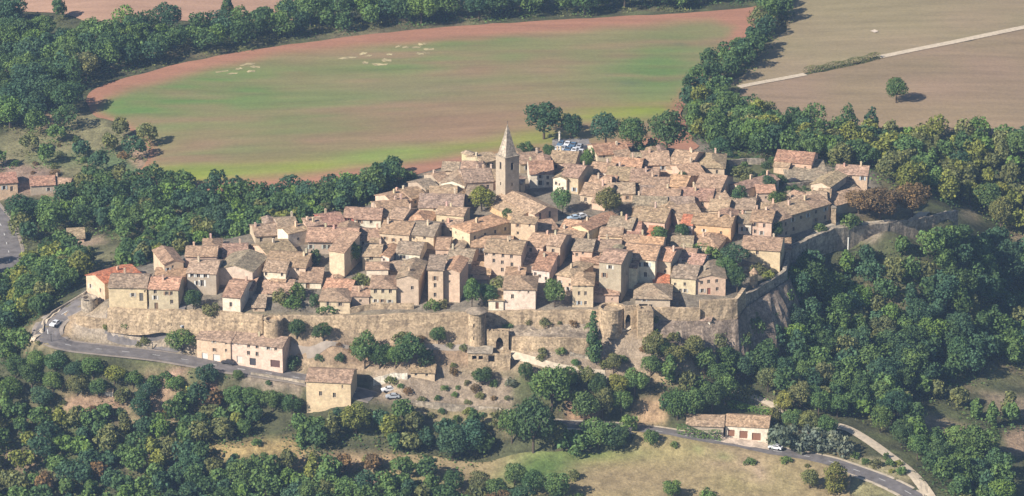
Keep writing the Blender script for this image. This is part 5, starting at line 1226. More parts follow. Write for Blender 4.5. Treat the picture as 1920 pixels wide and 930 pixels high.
one(1336,488,30,46,'bush','mid green','square clipped green hedge bush below the pyramid like roof')
one(1376,500,42,54,'round','deep blue green','dark tree in the shade left of the ivy covered cream house')
one(1362,516,34,44,'round','mid green','green tree on the terrace left of the watch turret')
one(1382,548,48,36,'round','dark green','dark tree in shade under the terrace garden')
one(1456,496,34,18,'oval','olive green','ivy clad small tree on the right wall of the cream cliff house')
one(1236,460,36,36,'round','mid green','green tree right of the tiny red roofed house')
one(1205,462,22,32,'bush','dark green','dark shrub left of the tiny red roofed house')
one(1278,448,30,30,'round','dark green','dark tree in front of the shaded arched gable')
one(1386,388,40,30,'oval','dark green','dark slim tree right of the long shaded flank')
one(1455,388,30,34,'round','mid green','green tree in the yard below the lone pink house')
one(1520,374,24,34,'bush','dark green','dark bush below the cream gabled tip house')
one(1288,318,18,26,'bush','mid green','green shrub between the two tan back edge roofs')
one(1390,330,20,50,'bush','olive green','olive hedge at the right back yard')
one(1280,344,22,18,'oval','dark green','small dark tree between brown roofs in the upper right village')
one(660,500,50,34,'oval','mid green','ivy mass on the shaded flank of the plain yellow tower like house')
one(675,535,30,40,'bush','olive green','olive bush at the foot of the plain yellow tower like house')
one(592,495,34,30,'bush','dark green','dark shrub below the deep eave of the shuttered long house')
one(560,558,32,40,'bush','mid green','green bush in the terrace garden above the rampart')
one(525,568,30,36,'bush','olive green','olive bush at the left end of the terrace garden')
one(548,574,24,44,'bush','mid green','low green shrub along the rampart garden edge')
one(590,572,26,26,'bush','dark green','dark shrub at the stair lane end of the terrace garden')
one(615,585,20,44,'bush','mid green','green shrub left of the hipped rampart cottage')
one(363,580,38,36,'round','dark green','round dark tree right of the grey beige rampart house')
one(396,588,22,40,'bush','olive green','olive bush left of the small cream rampart house')
one(565,432,24,26,'round','mid green','round green bush beside the highest upper left roof')
one(810,580,24,30,'bush','mid green','green bush by the rampart stair below the tower like cream house')
one(830,576,18,24,'bush','olive green','olive shrub at the foot of the tall cream house')
one(1328,506,20,26,'bush','dark green','dark shrub below the pyramid roof garden')
one(1420,510,18,40,'bush','olive green','olive shrubs on the terrace below the ivy covered house')
one(1440,520,16,30,'bush','yellow green','yellowish shrub on the cliff terrace')
one(1442,362,34,26,'oval','deep blue green','dark tree at the right end of the long shaded flank')
one(1464,345,22,26,'bush','dark green','dark shrub at the left corner of the lone pink house')
one(1545,392,22,30,'bush','dark green','dark bush between the low pale house and the cream gabled tip house')
one(1105,300,26,26,'bush','mid green','green bush between the parked cars and the orange gabled house')
one(1350,296,40,40,'round','deep blue green','blue green tree behind the broad hipped tan roof')
for px, py, hp, wp, k, c in [(1240,668,36,38,'round','mid green'),(1268,690,44,46,'round','olive green'),(1322,700,46,46,'round','mid green'),(1362,700,52,46,'oval','dark green'),(1385,672,50,44,'round','mid green'),(1402,645,46,42,'round','olive green'),(1372,640,30,36,'bush','olive green'),(1425,625,44,40,'round','mid green'),(1262,640,22,30,'bush','olive green'),(1330,640,26,34,'bush','mid green'),(1345,725,46,46,'round','mid green'),(1290,725,40,44,'bush','olive green'),(1395,715,50,48,'round','deep blue green')]:
    one(px, py, hp, wp, k, c)
for px, py, hp, wp, k, c in [(1470,722,54,48,'round','deep blue green'),(1505,728,50,46,'round','mid green'),(1540,735,54,46,'oval','olive green'),(1575,745,52,48,'round','mid green'),(1610,755,52,46,'round','dark green'),(1645,768,54,50,'round','mid green'),(1680,785,56,52,'round','mid green'),(1500,765,50,46,'oval','olive green'),(1535,778,46,42,'round','mid green'),(1570,782,44,40,'oval','mid green'),(1650,810,50,44,'round','mid green'),(1690,840,52,46,'round','dark green'),(1470,775,40,36,'oval','yellow green'),
    (1440,735,48,44,'round','olive green'),(1720,862,50,46,'round','mid green'),(1760,880,54,48,'round','dark green'),(1790,905,56,52,'oval','mid green'),(1832,868,72,74,'round','mid green'),(1870,900,60,56,'round','dark green'),
    (1095,790,58,50,'oval','mid green'),(1130,785,62,44,'oval','olive green'),(1165,780,56,46,'round','mid green'),(1120,745,46,42,'round','dark green'),(1160,745,44,40,'oval','yellow green'),(1270,788,58,52,'round','mid green'),(1252,765,40,40,'bush','dark green'),(1300,782,56,46,'oval','mid green'),(1335,775,60,48,'round','dark green'),(1360,758,54,44,'oval','mid green'),(1180,806,34,40,'bush','mid green'),(1220,705,40,44,'round','mid green'),(1100,724,36,38,'round','olive green'),(1065,730,44,44,'round','mid green'),
    (965,912,44,44,'round','mid green'),(1000,928,48,46,'round','dark green'),(1045,938,52,48,'oval','mid green'),(900,930,48,46,'round','olive green'),(850,925,46,44,'round','dark green'),(930,944,50,48,'round','mid green'),(1075,900,26,26,'bush','olive green'),(960,830,64,50,'round','mid green'),(1040,835,48,52,'round','olive green'),(940,800,40,40,'bush','olive green')]:
    one(px, py, hp, wp, k, c)
for px, py, hp, wp, k, c in [(1485,806,40,42,'round','mid green'),(1515,812,42,42,'oval','olive green'),(1548,818,40,44,'round','mid green'),(1455,790,34,34,'bush','olive green'),
    (1412,645,62,46,'round','mid green'),(1442,628,66,48,'oval','dark green'),(1470,606,68,48,'round','mid green'),(1496,578,66,46,'oval','deep blue green'),(1505,535,56,42,'round','dark green'),(1390,662,50,44,'round','olive green'),(1485,552,54,40,'oval','mid green')]:
    one(px, py, hp, wp, k, c)
one(1520,560,70,60,'round','dark green','dark tree in the shade at the foot of the right cliff')
one(770,338,20,36,'bush','mid green','green bush where the curved row meets the field')
one(1010,395,20,26,'bush','mid green','green shrub along the church choir wall')

for px, py, hp, wp, k, c in [(70,672,44,40,'round','mid green'),(105,680,50,44,'oval','dark green'),(140,688,40,44,'round','deep blue green'),(175,690,52,42,'oval','mid green'),(215,700,46,46,'round','yellow green'),(250,706,40,42,'round','mid green'),(290,704,36,40,'bush','dark green'),(330,716,40,42,'round','mid green'),(60,705,56,46,'oval','dark green'),(100,718,54,46,'round','mid green'),
    (145,722,46,44,'round','olive green'),(185,724,44,40,'round','mid green'),(232,732,40,42,'bush','olive green'),(275,728,40,44,'round','deep blue green'),(355,722,30,36,'bush','yellow green'),(440,742,50,46,'round','mid green'),(475,745,48,46,'oval','mid green'),(512,752,52,48,'round','mid green'),(548,760,50,44,'round','dark green'),(30,690,54,46,'round','dark green'),(20,730,54,50,'round','mid green'),(80,745,50,46,'oval','deep blue green')]:
    one(px, py + 20, hp * .8, wp * .95, k, c)
# houses that fill the gaps between the ones above, kept clear of gardens, lanes and squares
VMARK = [('the red roofed bend house',190,535),('the broad cream house',240,555),('the two blank gables',440,515),('the small cream rampart house',434,570),('the hipped cottage',398,470),('the pink corner house',530,470),('the white two window house',515,515),('the shuttered long house',620,455),('the yellow tower like house',632,490),
 ('the long yellow facade',740,445),('the small white gable',718,490),('the red painted house',655,412),('the three windowed rampart house',718,555),('the hipped rampart cottage',628,572),('the pink pyramid roof',778,415),('the dormer house',826,388),('the curved row of roofs',805,355),('the yellow green tree',903,378),
 ('the barn like house',890,435),('the square tower house',980,435),('the tall ochre house',942,490),('the three window tower house',817,535),('the big white house',974,555),('the church tower',955,320),('the church nave',990,385),('the reddish corner gable',1095,425),('the tall stone tower house',1144,525),('the orange roofed house',1200,490),
 ('the paired window rampart house',1092,550),('the porch house',1222,560),('the six window house',1332,535),('the balcony house',1015,335),('the car park',1070,275),('the orange gabled house',1150,290),('the olive brown tree',1140,380),('the tall white chimney',1200,340),('the broad hipped roof',1333,305),('the steep shaded gable',1328,355),
 ('the long reddish roof',1268,372),('the arched shaded gable',1215,420),('the pink orange facade',1332,430),('the tiny red roofed house',1221,452),('the long shaded flank',1400,350),('the pink white house',1426,425),('the shaded rampart row',1500,410),('the lone pink house',1490,312),('the tip house',1596,332),('the ivy covered cream house',1425,475)]
VILL = [(210,582),(262,552),(330,520),(385,482),(470,450),(560,433),(640,420),(720,390),(790,360),(850,332),(880,336),(935,330),(1040,322),(1110,326),(1250,312),(1340,322),(1430,345),(1470,358),(1560,362),(1560,388),(1480,405),(1460,455),(1380,470),(1380,540),(1310,575),(1180,572),(1000,578),(800,582),(600,588),(450,582),(350,578)]
KEEP = [(955,408,46,26),(903,402,36,30),(1026,372,50,26),(1000,440,40,14),(1400,345,50,14),(1490,340,50,16),(960,330,30,30),(1440,390,30,14),(560,562,62,24),(895,556,56,36),(1062,402,50,20),(1345,492,48,34),(903,385,30,22),(1240,458,22,16),(1060,278,62,24),(1440,505,60,22),(1400,320,60,16),(1500,350,40,16),(832,442,14,26),(1062,478,10,30),(1090,340,9,30),(1190,535,14,24),(370,566,24,18),(650,515,40,26),(660,480,24,24),(1142,395,34,18),(1270,445,16,16),(1040,560,26,24),(800,560,16,22),(585,545,16,34),(1380,395,16,24),(590,480,40,20),(960,412,16,14),(1290,320,14,10)]
ir = random.Random(77); FILL = []
def infill():
    Vp = np.array([on(x, y)[:2] for x, y in VILL]); lo, hi = Vp.min(0), Vp.max(0)
    g = np.stack(np.meshgrid(np.arange(lo[0], hi[0], 1.5), np.arange(lo[1], hi[1], 1.5)), -1).reshape(-1, 2); g = g[inside(g, Vp)]
    zz = H(g); px, py = proj(np.concatenate([g, zz[:, None]], 1)); ok = np.ones(len(g), bool)
    for x, y, a, b in KEEP: ok &= ((px - x) / a) ** 2 + ((py - y) / b) ** 2 > 1
    for t in TREES + SHRUBS: ok &= np.hypot(*(g - t['p'][:2]).T) > t['w'] * .3 + 3.2
    g = g[ok]
    def hit(q, u, n, hw, hd):
        s = np.array([q + u * a * hw + n * b * hd for a in (-1, -.5, 0, .5, 1) for b in (-1, -.5, 0, .5, 1)])
        C_ = np.array([r_[0] for r_ in RECT]); near_ = np.nonzero(np.hypot(*(C_ - q).T) < np.array([r_[3] + r_[4] for r_ in RECT]) + hw + hd)[0]
        for j_ in near_:
            c, u2, n2, w2, d2, _ = RECT[j_]
            r_ = s - c; 
            if ((np.abs(r_ @ u2) < w2 + .2) & (np.abs(r_ @ n2) < d2 + .2)).any(): return True
            r2 = np.array([c + u2 * a * w2 + n2 * b * d2 for a in (-1, 0, 1) for b in (-1, 0, 1)]) - q
            if ((np.abs(r2 @ u) < hw + .2) & (np.abs(r2 @ n) < hd + .2)).any(): return True
        return False
    for W_, D_ in ((11, 10), (9, 9), (8, 7.5), (6.5, 6.5), (5.2, 5)):
        idx = list(range(len(g))); ir.shuffle(idx)
        for k in idx:
            q = g[k]; nb = min(RECT, key=lambda r_: np.hypot(*(r_[0] - q))); 
            if np.hypot(*(nb[0] - q)) < 2: continue
            yw = nb[5] + R(ir.uniform(-4, 4)); 
            if abs(math.degrees(yw)) > 45: yw = R(ir.uniform(-12, 8))
            W2, D2 = W_ * ir.uniform(.92, 1.1), D_ * ir.uniform(.92, 1.1)
            u = np.array((math.cos(yw), math.sin(yw))); n = np.array((-u[1], u[0]))
            if hit(q, u, n, W2 / 2, D2 / 2): continue
            f = q - n * D2 / 2; a, b = f - u * W2 / 2, f + u * W2 / 2; z = hz(*f); Hh = ir.uniform(4.2, 6.2) if W_ > 6 else ir.uniform(2.8, 3.8)
            (xa, ya), (xb, yb_) = proj(np.array((*a, z))), proj(np.array((*b, z))); yb = float(proj(np.array((*f, z)))[1]); ye = float(proj(np.array((*f, z + Hh)))[1])
            rf = ir.choice('GGGGHHFM' if W_ > 6 else 'MGM'); rc = ir.choice('bbtttgkkko'); wc = ir.choice('cypwkkpc')
            nm = {'b': 'brown', 't': 'tan', 'g': 'grey brown', 'k': 'pinkish tan', 'o': 'orange'}[rc]
            small = W_ <= 6.5; cx, cy = (xa + xb) / 2, (ya + ye) / 2
            FILL.append(dict(px=float(cx), py=float(cy), nm=nm, small=small, rf=rf, args=(float(xa), float(xb), ye, yb, math.degrees(yw), D2, 'M' if rf == 'M' else rf, 11 if rf == 'M' else ir.uniform(15, 19), wc, rc, 'a12' if not small else [(cx, (yb + ye) / 2, .8, .9)]), z=z))
            RECT.append((q, u, n, W2 / 2, D2 / 2, yw))
    used = {}; rows = []
    for f in FILL:
        m = min(VMARK, key=lambda m: math.hypot(f['px'] - m[1], (f['py'] - m[2]) * 1.5)); dx, dy = f['px'] - m[1], (f['py'] - m[2]) * 1.5
        rel = ('right of', 'up and right of', 'above', 'up and left of', 'left of', 'down and left of', 'below', 'down and right of')[int(((math.degrees(math.atan2(-dy, dx)) % 360 + 22.5) % 360) // 45)]
        rows.append((math.hypot(dx, dy), m[0], rel, f))
    rows.sort(key=lambda r_: r_[0])
    for d, m, rel, f in rows:
        noun = 'shed' if f['small'] else 'house'; form = {'G': 'pitched', 'H': 'hipped', 'F': 'gable fronted', 'M': 'lean-to'}[f['rf']]
        key = (m, rel, f['nm'], noun, f['rf']); k = used.get(key, 0); used[key] = k + 1
        lab = f"{form} {f['nm']} roofed {noun} {'farther ' * k}{rel} {m}"
        house('outbuilding' if f['small'] else 'village_house', lab, 'outbuilding' if f['small'] else 'house', *f['args'], base=f['z'], dk=1.0)
        RECT.pop()
infill()

# woods: foot polygons in the photo, spacing, heights, mix of kinds and leaf colours
def mixc(**k): return [c.replace('_', ' ') for c, n in k.items() for _ in range(n)]
W1 = mixc(dark_green=8, mid_green=12, deep_blue_green=6, olive_green=6, yellow_green=2, fresh_green=3, rusty_brown=1)
W2 = mixc(dark_green=5, mid_green=4, deep_blue_green=5, olive_green=1, fresh_green=1)
W3 = mixc(dark_green=3, mid_green=5, deep_blue_green=2, olive_green=3, yellow_green=2, fresh_green=1)
WOODS = [
 ('wood below the hairpin road', [(-60,655),(40,650),(60,668),(130,672),(220,682),(330,705),(430,722),(560,745),(580,800),(500,812),(400,838),(370,862),(420,880),(560,895),(640,905),(600,985),(-80,985)], 5.0, (5.5,9.5), W1,
   [[(110,738),(238,742),(242,785),(118,778)],[(285,722),(325,718),(315,790),(285,782)],[(310,690),(352,690),(345,722),(312,722)],[(368,728),(402,728),(402,764),(372,760)],[(0,855),(55,855),(60,878),(0,880)]]),
 ('wood under the tall yellow house', [(570,790),(640,785),(700,765),(760,790),(850,800),(950,818),(965,850),(860,868),(760,852),(640,850),(540,855),(520,820)], 5.2, (6,10.5), W3, []),
 ('trees along the bottom edge', [(600,890),(640,880),(740,885),(800,895),(880,915),(940,950),(1080,950),(1080,990),(600,990)], 5.4, (6,9.5), W1, [[(640,905),(725,895),(740,930),(640,930)]]),
 ('bank above the lower road', [(960,700),(1050,705),(1130,715),(1210,705),(1290,700),(1380,712),(1400,745),(1290,785),(1250,800),(1200,795),(1060,785),(1085,745),(1000,740)], 5.2, (4.5,8), W3, [[(1060,745),(1110,740),(1130,785),(1060,790)],[(1190,750),(1250,740),(1250,800),(1195,795)]]),
 ('wooded slope under the right cliff', [(1400,650),(1460,632),(1530,575),(1525,530),(1560,510),(1650,492),(1790,468),(1840,445),(1945,470),(1945,700),(1860,695),(1790,722),(1705,732),(1660,775),(1600,790),(1500,770),(1440,740),(1390,705)], 5.6, (6.5,11.5), W2, []),
 ('trees along the pale track', [(1640,790),(1690,780),(1720,815),(1780,845),(1830,850),(1870,880),(1900,930),(1945,985),(1770,985),(1740,900),(1690,845)], 5.8, (6.5,10.5), W2, []),
 ('trees behind the garages', [(1440,742),(1490,765),(1560,788),(1630,805),(1695,770),(1665,735),(1500,700),(1400,695)], 5.6, (5.5,8.5), W3, []),
 ('trees against the shaded cliff', [(1405,615),(1440,590),(1478,545),(1492,505),(1488,488),(1512,490),(1530,530),(1475,600),(1425,635)], 4.6, (5,8), W2, []),
 ('hedgerow in the right hand dry slope', [(1690,735),(1760,738),(1835,765),(1850,790),(1800,778),(1740,757)], 5.5, (5,7), W3, []),
 ('copse at the right edge of the lower slope', [(1840,790),(1880,760),(1940,770),(1940,800),(1880,815)], 7, (5,8), W3, []),
 ('wood behind the right end of the village', [(1300,262),(1292,215),(1300,195),(1350,200),(1400,222),(1470,238),(1560,250),(1720,252),(1945,275),(1945,445),(1860,425),(1830,395),(1810,385),(1770,385),(1690,372),(1660,350),(1650,322),(1560,316),(1440,300),(1340,286)], 5.8, (6.5,11.5), W3, []),
 ('tree line dividing the plateau field from the dry fields', [(1283,205),(1290,165),(1320,140),(1350,112),(1400,75),(1424,45),(1440,10),(1446,-30),(1490,-30),(1478,40),(1440,85),(1400,130),(1365,165),(1360,205)], 7.0, (7,11), W2, []),
 ('belt of trees behind the plateau field', [(-60,250),(-60,60),(20,40),(60,75),(180,82),(270,62),(420,55),(640,30),(900,12),(1200,-8),(1420,-25),(1425,5),(1330,16),(1200,23),(1050,31),(900,40),(780,49),(640,65),(500,83),(420,97),(330,115),(200,150),(160,160),(125,185),(140,235),(110,275),(60,255)], 7.2, (8,13), W2, [[(60,215),(110,210),(110,240),(60,240)]]),
 ('orchard by the farmhouses', [(-40,270),(100,262),(180,232),(250,240),(285,275),(270,300),(190,330),(100,325),(-40,315)], 13, (6,8.5), W3, []),
 ('wood between the farmhouses and the village', [(-60,400),(60,392),(140,372),(170,345),(280,352),(430,370),(480,385),(600,378),(700,357),(735,362),(650,394),(560,412),(470,430),(380,448),(290,445),(225,460),(190,442),(110,445),(60,465),(40,500),(-60,520)], 6.0, (6.5,10.5), W2, [[(330,412),(480,400),(430,432),(330,432)],[(10,400),(30,470),(-40,470),(-40,400)],[(100,440),(190,436),(190,460),(110,465)]]),
 ('wood beside the village entrance', [(-60,530),(40,500),(110,480),(170,500),(160,522),(110,560),(75,595),(30,625),(-60,650)], 5.2, (6,10), W3, []),
 ('slope of trees below the upper left houses', [(220,500),(300,455),(350,455),(375,462),(300,490),(230,505)], 5.0, (5,8), W2, []),
 ('trees along the upper left rim of the village', [(225,508),(300,494),(360,472),(400,450),(470,438),(555,420),(640,402),(715,368),(775,338),(745,320),(690,345),(600,372),(470,402),(390,422),(300,450),(220,480)], 5.4, (4.5,7.5), W3, []),
 ('trees at the head of the ploughed field', [(20,35),(60,38),(190,60),(260,50),(560,42),(620,20),(600,-20),(540,10),(540,35),(420,38),(300,45),(180,60),(110,30)], 9.5, (8,12), W2, []),
]
FOOT = []
for name, poly, sp, hr_, cols, holes in WOODS:
    Wd = np.array([on(x, y)[:2] for x, y in poly]); hol = [np.array([on(x, y)[:2] for x, y in h]) for h in holes]
    lo, hi = Wd.min(0), Wd.max(0); pts = []; cell = {}
    for _ in range(int((hi[0] - lo[0]) * (hi[1] - lo[1]) / (sp * sp) * 9)):
        q = np.array([tr_.uniform(lo[0], hi[0]), tr_.uniform(lo[1], hi[1])]); g = (int(q[0] // sp), int(q[1] // sp))
        if any(np.hypot(*(q - w)) < sp * .82 for a in (-1, 0, 1) for b in (-1, 0, 1) for w in cell.get((g[0] + a, g[1] + b), ())): continue
        cell.setdefault(g, []).append(q); pts.append(q)
    pts = np.array(pts); ok = inside(pts, Wd)
    for h in hol: ok &= ~inside(pts, h)
    d_ = np.array([np.sqrt(((_rs[:, :2] - p) ** 2).sum(1)).min() for p in pts]); ok &= d_ > 5.0
    pts = pts[ok]; zz = H(pts)
    for p, z in zip(pts, zz):
        e = min((np.hypot(*(p - t['p'][:2])) for t in TREES if t['keep']), default=99)
        if e < 3.6: continue
        px, py = proj(np.array((*p, z)))
        if 562 < px < 690 and 712 < py < 860 and py - hr_[1] * 5.2 < 752: continue
        v = float(vnoise(p[None] + 300, 16, 31)[0]); h = hr_[0] + (hr_[1] - hr_[0]) * min(1.25, max(-.25, .95 * tr_.random() + .6 * v - .3))
        kind = tr_.choices(('round', 'oval', 'wide', 'tall'), (6, 3, 1.4, .7))[0]
        col = tr_.choice(cols)
        if name == 'wood behind the right end of the village' and px > 1640 and tr_.random() < .4: col = tr_.choice(('yellow green', 'olive green'))
        if 1560 < px < 1720 and 480 < py < 600 and tr_.random() < .35: col = 'fresh green'
        if name == 'bank above the lower road' and tr_.random() < .45: kind = 'bush'
        add_tree((*p, z), h * (.75 if kind == 'bush' else 1.15 if kind == 'tall' else 1), h * REFW[kind] * tr_.uniform(.8, 1.22), kind, col, None, name)
# shrubs on the open slopes
SCRUB = [('rubble bank between the upper rampart and the lower retaining wall', [(930,606),(1110,608),(1110,624),(960,624)], 5.0, ['olive green','mid green','rusty brown']),
 ('bank below the lower retaining wall', [(960,662),(1110,664),(1110,690),(990,682)], 4.6, ['olive green','mid green','rusty brown']),
 ('rocky slope under the porch house', [(1225,600),(1378,605),(1390,640),(1230,650)], 4.6, ['olive green','mid green','dark green']),
 ('foot of the left rampart', [(240,600),(500,618),(500,634),(380,625),(240,606)], 5.0, ['olive green','mid green','rusty brown']),
 ('gardens at the right back of the village', [(1360,290),(1450,300),(1465,335),(1385,340)], 5.0, ['mid green','olive green','dark green']),
 ('terrace under the long orange rampart', [(540,640),(880,640),(900,690),(660,700),(570,690)], 4.4, ['olive green','rusty brown','dark green']),
 ('gardens between the cottage and the long terrace wall', [(690,690),(960,705),(960,768),(760,752),(690,720)], 3.22, ['olive green','mid green','grey green','rusty brown','dark green']),
 ('dry slope below the gate', [(960,672),(1100,705),(1200,690),(1330,700),(1390,640),(1400,610),(1240,640),(1130,680)], 4.0, ['olive green','olive green','rusty brown','mid green']),
 ('bare bank below the hairpin road', [(110,735),(410,720),(410,790),(110,790)], 3.41, ['olive green','dark green','rusty brown','mid green']),
 ('grassy strip below the yellow house', [(390,832),(560,850),(760,862),(760,890),(560,890),(400,865)], 5.58, ['olive green','mid green']),
 ('bank under the long terrace wall', [(740,765),(960,780),(975,820),(760,795)], 3.10, ['olive green','mid green','dark green','olive green','yellow green']),
 ('rough edge of the meadow', [(1240,830),(1440,858),(1540,880),(1500,905),(1380,870),(1250,845)], 6.82, ['olive green','mid green']),
 ('verge between the lower road and the track', [(1570,860),(1680,860),(1720,905),(1690,905),(1610,875)], 3.41, ['olive green','mid green','yellow green']),
 ('dry ground right of the track', [(1690,780),(1850,830),(1860,850),(1760,825)], 6.82, ['olive green','dark green']),
 ('slope at the foot of the cliff', [(1400,640),(1440,605),(1540,535),(1540,560),(1470,620),(1440,650)], 3.41, ['olive green','mid green','dark green','yellow green']),
 ('slip road bank', [(220,640),(360,652),(364,668),(230,655)], 4.96, ['olive green','rusty brown']),
 ('ledge below the rampart walk', [(1490,470),(1540,470),(1545,500),(1500,520),(1480,510)], 3.10, ['olive green','dark green']),
 ('rough ground by the farmhouses', [(0,265),(250,255),(270,320),(100,330),(0,320)], 8.06, ['olive green','mid green','rusty brown']),
 ('yards at the right end of the village', [(1460,345),(1560,352),(1560,372),(1470,372),(1440,362)], 3.41, ['dark green','olive green','mid green']),
 ('verge below the hairpin road', [(60,645),(200,668),(430,700),(570,722),(570,735),(430,715),(200,682),(60,660)], 3.41, ['olive green','mid green','yellow green','dark green'])]
for name, poly, sp, cols in SCRUB:
    Wd = np.array([on(x, y)[:2] for x, y in poly]); lo, hi = Wd.min(0), Wd.max(0); got = []
    for _ in range(int((hi[0] - lo[0]) * (hi[1] - lo[1]) / (sp * sp) * 5)):
        q = np.array([tr_.uniform(lo[0], hi[0]), tr_.uniform(lo[1], hi[1])])
        if any(np.hypot(*(q - w)) < sp * .8 for w in got): continue
        got.append(q)
    got = np.array(got); got = got[inside(got, Wd)]
    got = got[[np.sqrt(((_rs[:, :2] - p) ** 2).sum(1)).min() > 5 for p in got]] if len(got) else got
    for p, z in zip(got, H(got) if len(got) else ()):
        if min((np.hypot(*(p - t['p'][:2])) - t['w'] * .3 for t in TREES), default=99) < .5: continue
        if any(np.hypot(*(p - np.array(r_.location[:2]))) < 6.5 for r_, _ in HOUSES.values()): continue
        h = tr_.uniform(1.3, 3.2); add_tree((*p, z), h, h * tr_.uniform(1.1, 1.7), 'bush', tr_.choice(cols), None, name, True)
# largest 300 trees become individuals, the rest one far mass
open('/tmp/stats.txt','w').write('') if False else None
for t in TREES + SHRUBS:
    t['px'], t['py'] = proj(t['p']); t['s'] = scale_at(t['p'])
    t['vis'] = -25 < t['px'] < 1945 and t['py'] - t['h'] * t['s'] * .94 < 928 and t['py'] > -4
order = sorted([t for t in TREES if t['vis']], key=lambda t: -(t['keep'] * 1e6 + t['w'] * t['h'] * t['s'] ** 2))
near, rest = order[:300], order[300:]
STATS = dict(trees=len(TREES), visible=len(order), rest=len(rest), shrubs=len(SHRUBS), kept=sum(t['keep'] for t in TREES), fill=len(FILL))
def size_word(t): return 'tall' if t['h'] > 9.6 else 'small' if t['h'] < 6.6 else ''
SHAPE = dict(round='round', wide='spreading', tall='slender', oval='oval', bush='bushy', cypress='columnar')
# landmarks that tree labels can point to
MARK = [('the white car on the hairpin',104,611),('the big slip road bush',340,650),('the white garage doors',395,665),('the dark garage doors',500,680),('the yellow house gable',620,740),('the blue green round tree',390,715),('the blue green oval tree',265,765),
 ('the bare patch under the road',175,760),('the red earth patch',385,745),('the grassy strip',480,850),('the white garden wall',730,730),('the long terrace wall',860,768),('the very large dark tree',1000,800),('the orange earth scar',1220,770),('the pink earth bank',1095,765),
 ('the hedge by the garages',1310,805),('the garage building',1400,810),('the white car on the lower road',1453,841),('the willows',1520,825),('the pale track',1680,865),('the track end',1740,925),('the meadow corner tree',1518,910),('the meadow head',1100,830),
 ('the cliff foot',1440,620),('the watch turret',1413,515),('the cliff footpath',1530,485),('the stone pier',1562,410),('the rampart arm tip',1790,400),('the rusty trees',1660,390),('the lone pink house',1490,315),('the tip house',1596,335),
 ('the dry slope clearing',1740,775),('the right edge clearing',1895,760),('the lone field tree',1680,175),('the field hedge',1580,122),('the dry field path',1440,154),('the field corner',1420,20),('the round car park tree',1135,250),('the tall dark back tree',1250,260),
 ('the chalky patches',450,133),('the curved red soil edge',200,165),('the ploughed field',300,30),('the left field tip',275,270),('the farmhouse',10,350),('the second farmhouse',82,352),('the tiny pale hut',142,450),('the valley road',12,440),('the pink hut',90,478),
 ('the red roofed house',180,535),('the hipped cottage',398,470),('the highest left roof',540,430),('the green strip of field',420,330),('the village entrance turret',168,570),('the curved row of roofs',800,365),('the upper left photo corner',0,0),('the lower left photo corner',0,925),('the lower right photo corner',1915,925),('the right photo edge',1915,560),('the left photo edge',0,700),('the bottom photo edge',330,925),('the bottom meadow edge',900,925),('the mid cliff wood',1700,560),('the lower cliff wood',1620,680),('the upper cliff wood',1800,470)]
ORD = ['', 'second ', 'third ', 'fourth ', 'fifth ', 'sixth ', 'seventh ', 'eighth ', 'ninth ', 'tenth ', 'eleventh ', 'twelfth ']
def autolabel(lst, noun):
    used = {}
    rows = []
    for t in lst:
        if t['label']: continue
        cx, cy = t['px'], t['py'] - t['h'] * t['s'] * .5
        best = min(MARK, key=lambda m: math.hypot(cx - m[1], (cy - m[2]) * 1.25)); dx, dy = cx - best[1], (cy - best[2]) * 1.25
        d = math.hypot(dx, dy); a = math.degrees(math.atan2(-dy, dx)) % 360
        rel = ('right of', 'up and right of', 'above', 'up and left of', 'left of', 'down and left of', 'below', 'down and right of')[int(((a + 22.5) % 360) // 45)]
        rows.append((best[0], rel, t['col'], d, t))
    rows.sort(key=lambda r: r[3])
    for mk, rel, col, d, t in rows:
        sz = size_word(t) if noun == 'tree' else ''; key = (mk, rel, col, sz, t['kind']); k = used.get(key, 0); used[key] = k + 1
        words = f"{sz + ' ' if sz else ''}{col} {SHAPE[t['kind']] + ' ' if noun == 'tree' else ''}{noun} {rel} {mk}"
        words = words if len(words.split()) < 13 else words.replace(sz + ' ', '', 1)
        t['label'] = words if k == 0 else f"{ORD[min(k, 11)]}{words.replace(noun + ' ', noun + ' out ', 1)}"
autolabel(near, 'tree'); SHRUBS = [s for s in SHRUBS if s['vis']]; autolabel(SHRUBS, 'shrub')
SPECIES = dict(cypress='cypress_tree', bush='bushy_tree')
PROTO = {}
def place(t, i, name, cat, group):
    v = [k for k in CROWN if k[0] == t['kind']]; key = v[i % len(v)]; Hh = HREF[t['kind']]
    sz = t['h'] / Hh; sx = t['w'] / (Hh * REFW[t['kind']]); loc = (t['p'][0], t['p'][1], t['p'][2] - .15); rz = tr_.uniform(0, 6.28)
    c = LC[t['col']]; f = tr_.uniform(.85, 1.18); c = (c[0] * f * tr_.uniform(.93, 1.1), c[1] * f, c[2] * f * tr_.uniform(.9, 1.12), 1)
    if cat == 'shrub':
        o = bpy.data.objects.new(name, CROWN[key]); COL.objects.link(o); o.location = loc; o.rotation_euler.z = rz; o.scale = (sx, sx, sz); o.color = c
        return tag(o, t['label'], cat, group)
    root = empty(name, loc, rz); tag(root, t['label'], cat, group)
    o = bpy.data.objects.new('crown', CROWN[key]); COL.objects.link(o); o.parent = root; o.scale = (sx, sx, sz); o.color = c
    if t['kind'] in TRUNK: q = bpy.data.objects.new('trunk', TRUNK[t['kind']]); COL.objects.link(q); q.parent = root; q.scale = (sx, sx, sz)
    return root
for i, t in enumerate(near):
    place(t, i, SPECIES.get(t['kind'], 'leafy_tree'), 'tree', ('trees of the ' + t['zone']) if t['zone'] else 'trees in and around the village')
for i, t in enumerate(SHRUBS): place(t, i, 'shrub', 'shrub', 'shrubs on the open slopes')
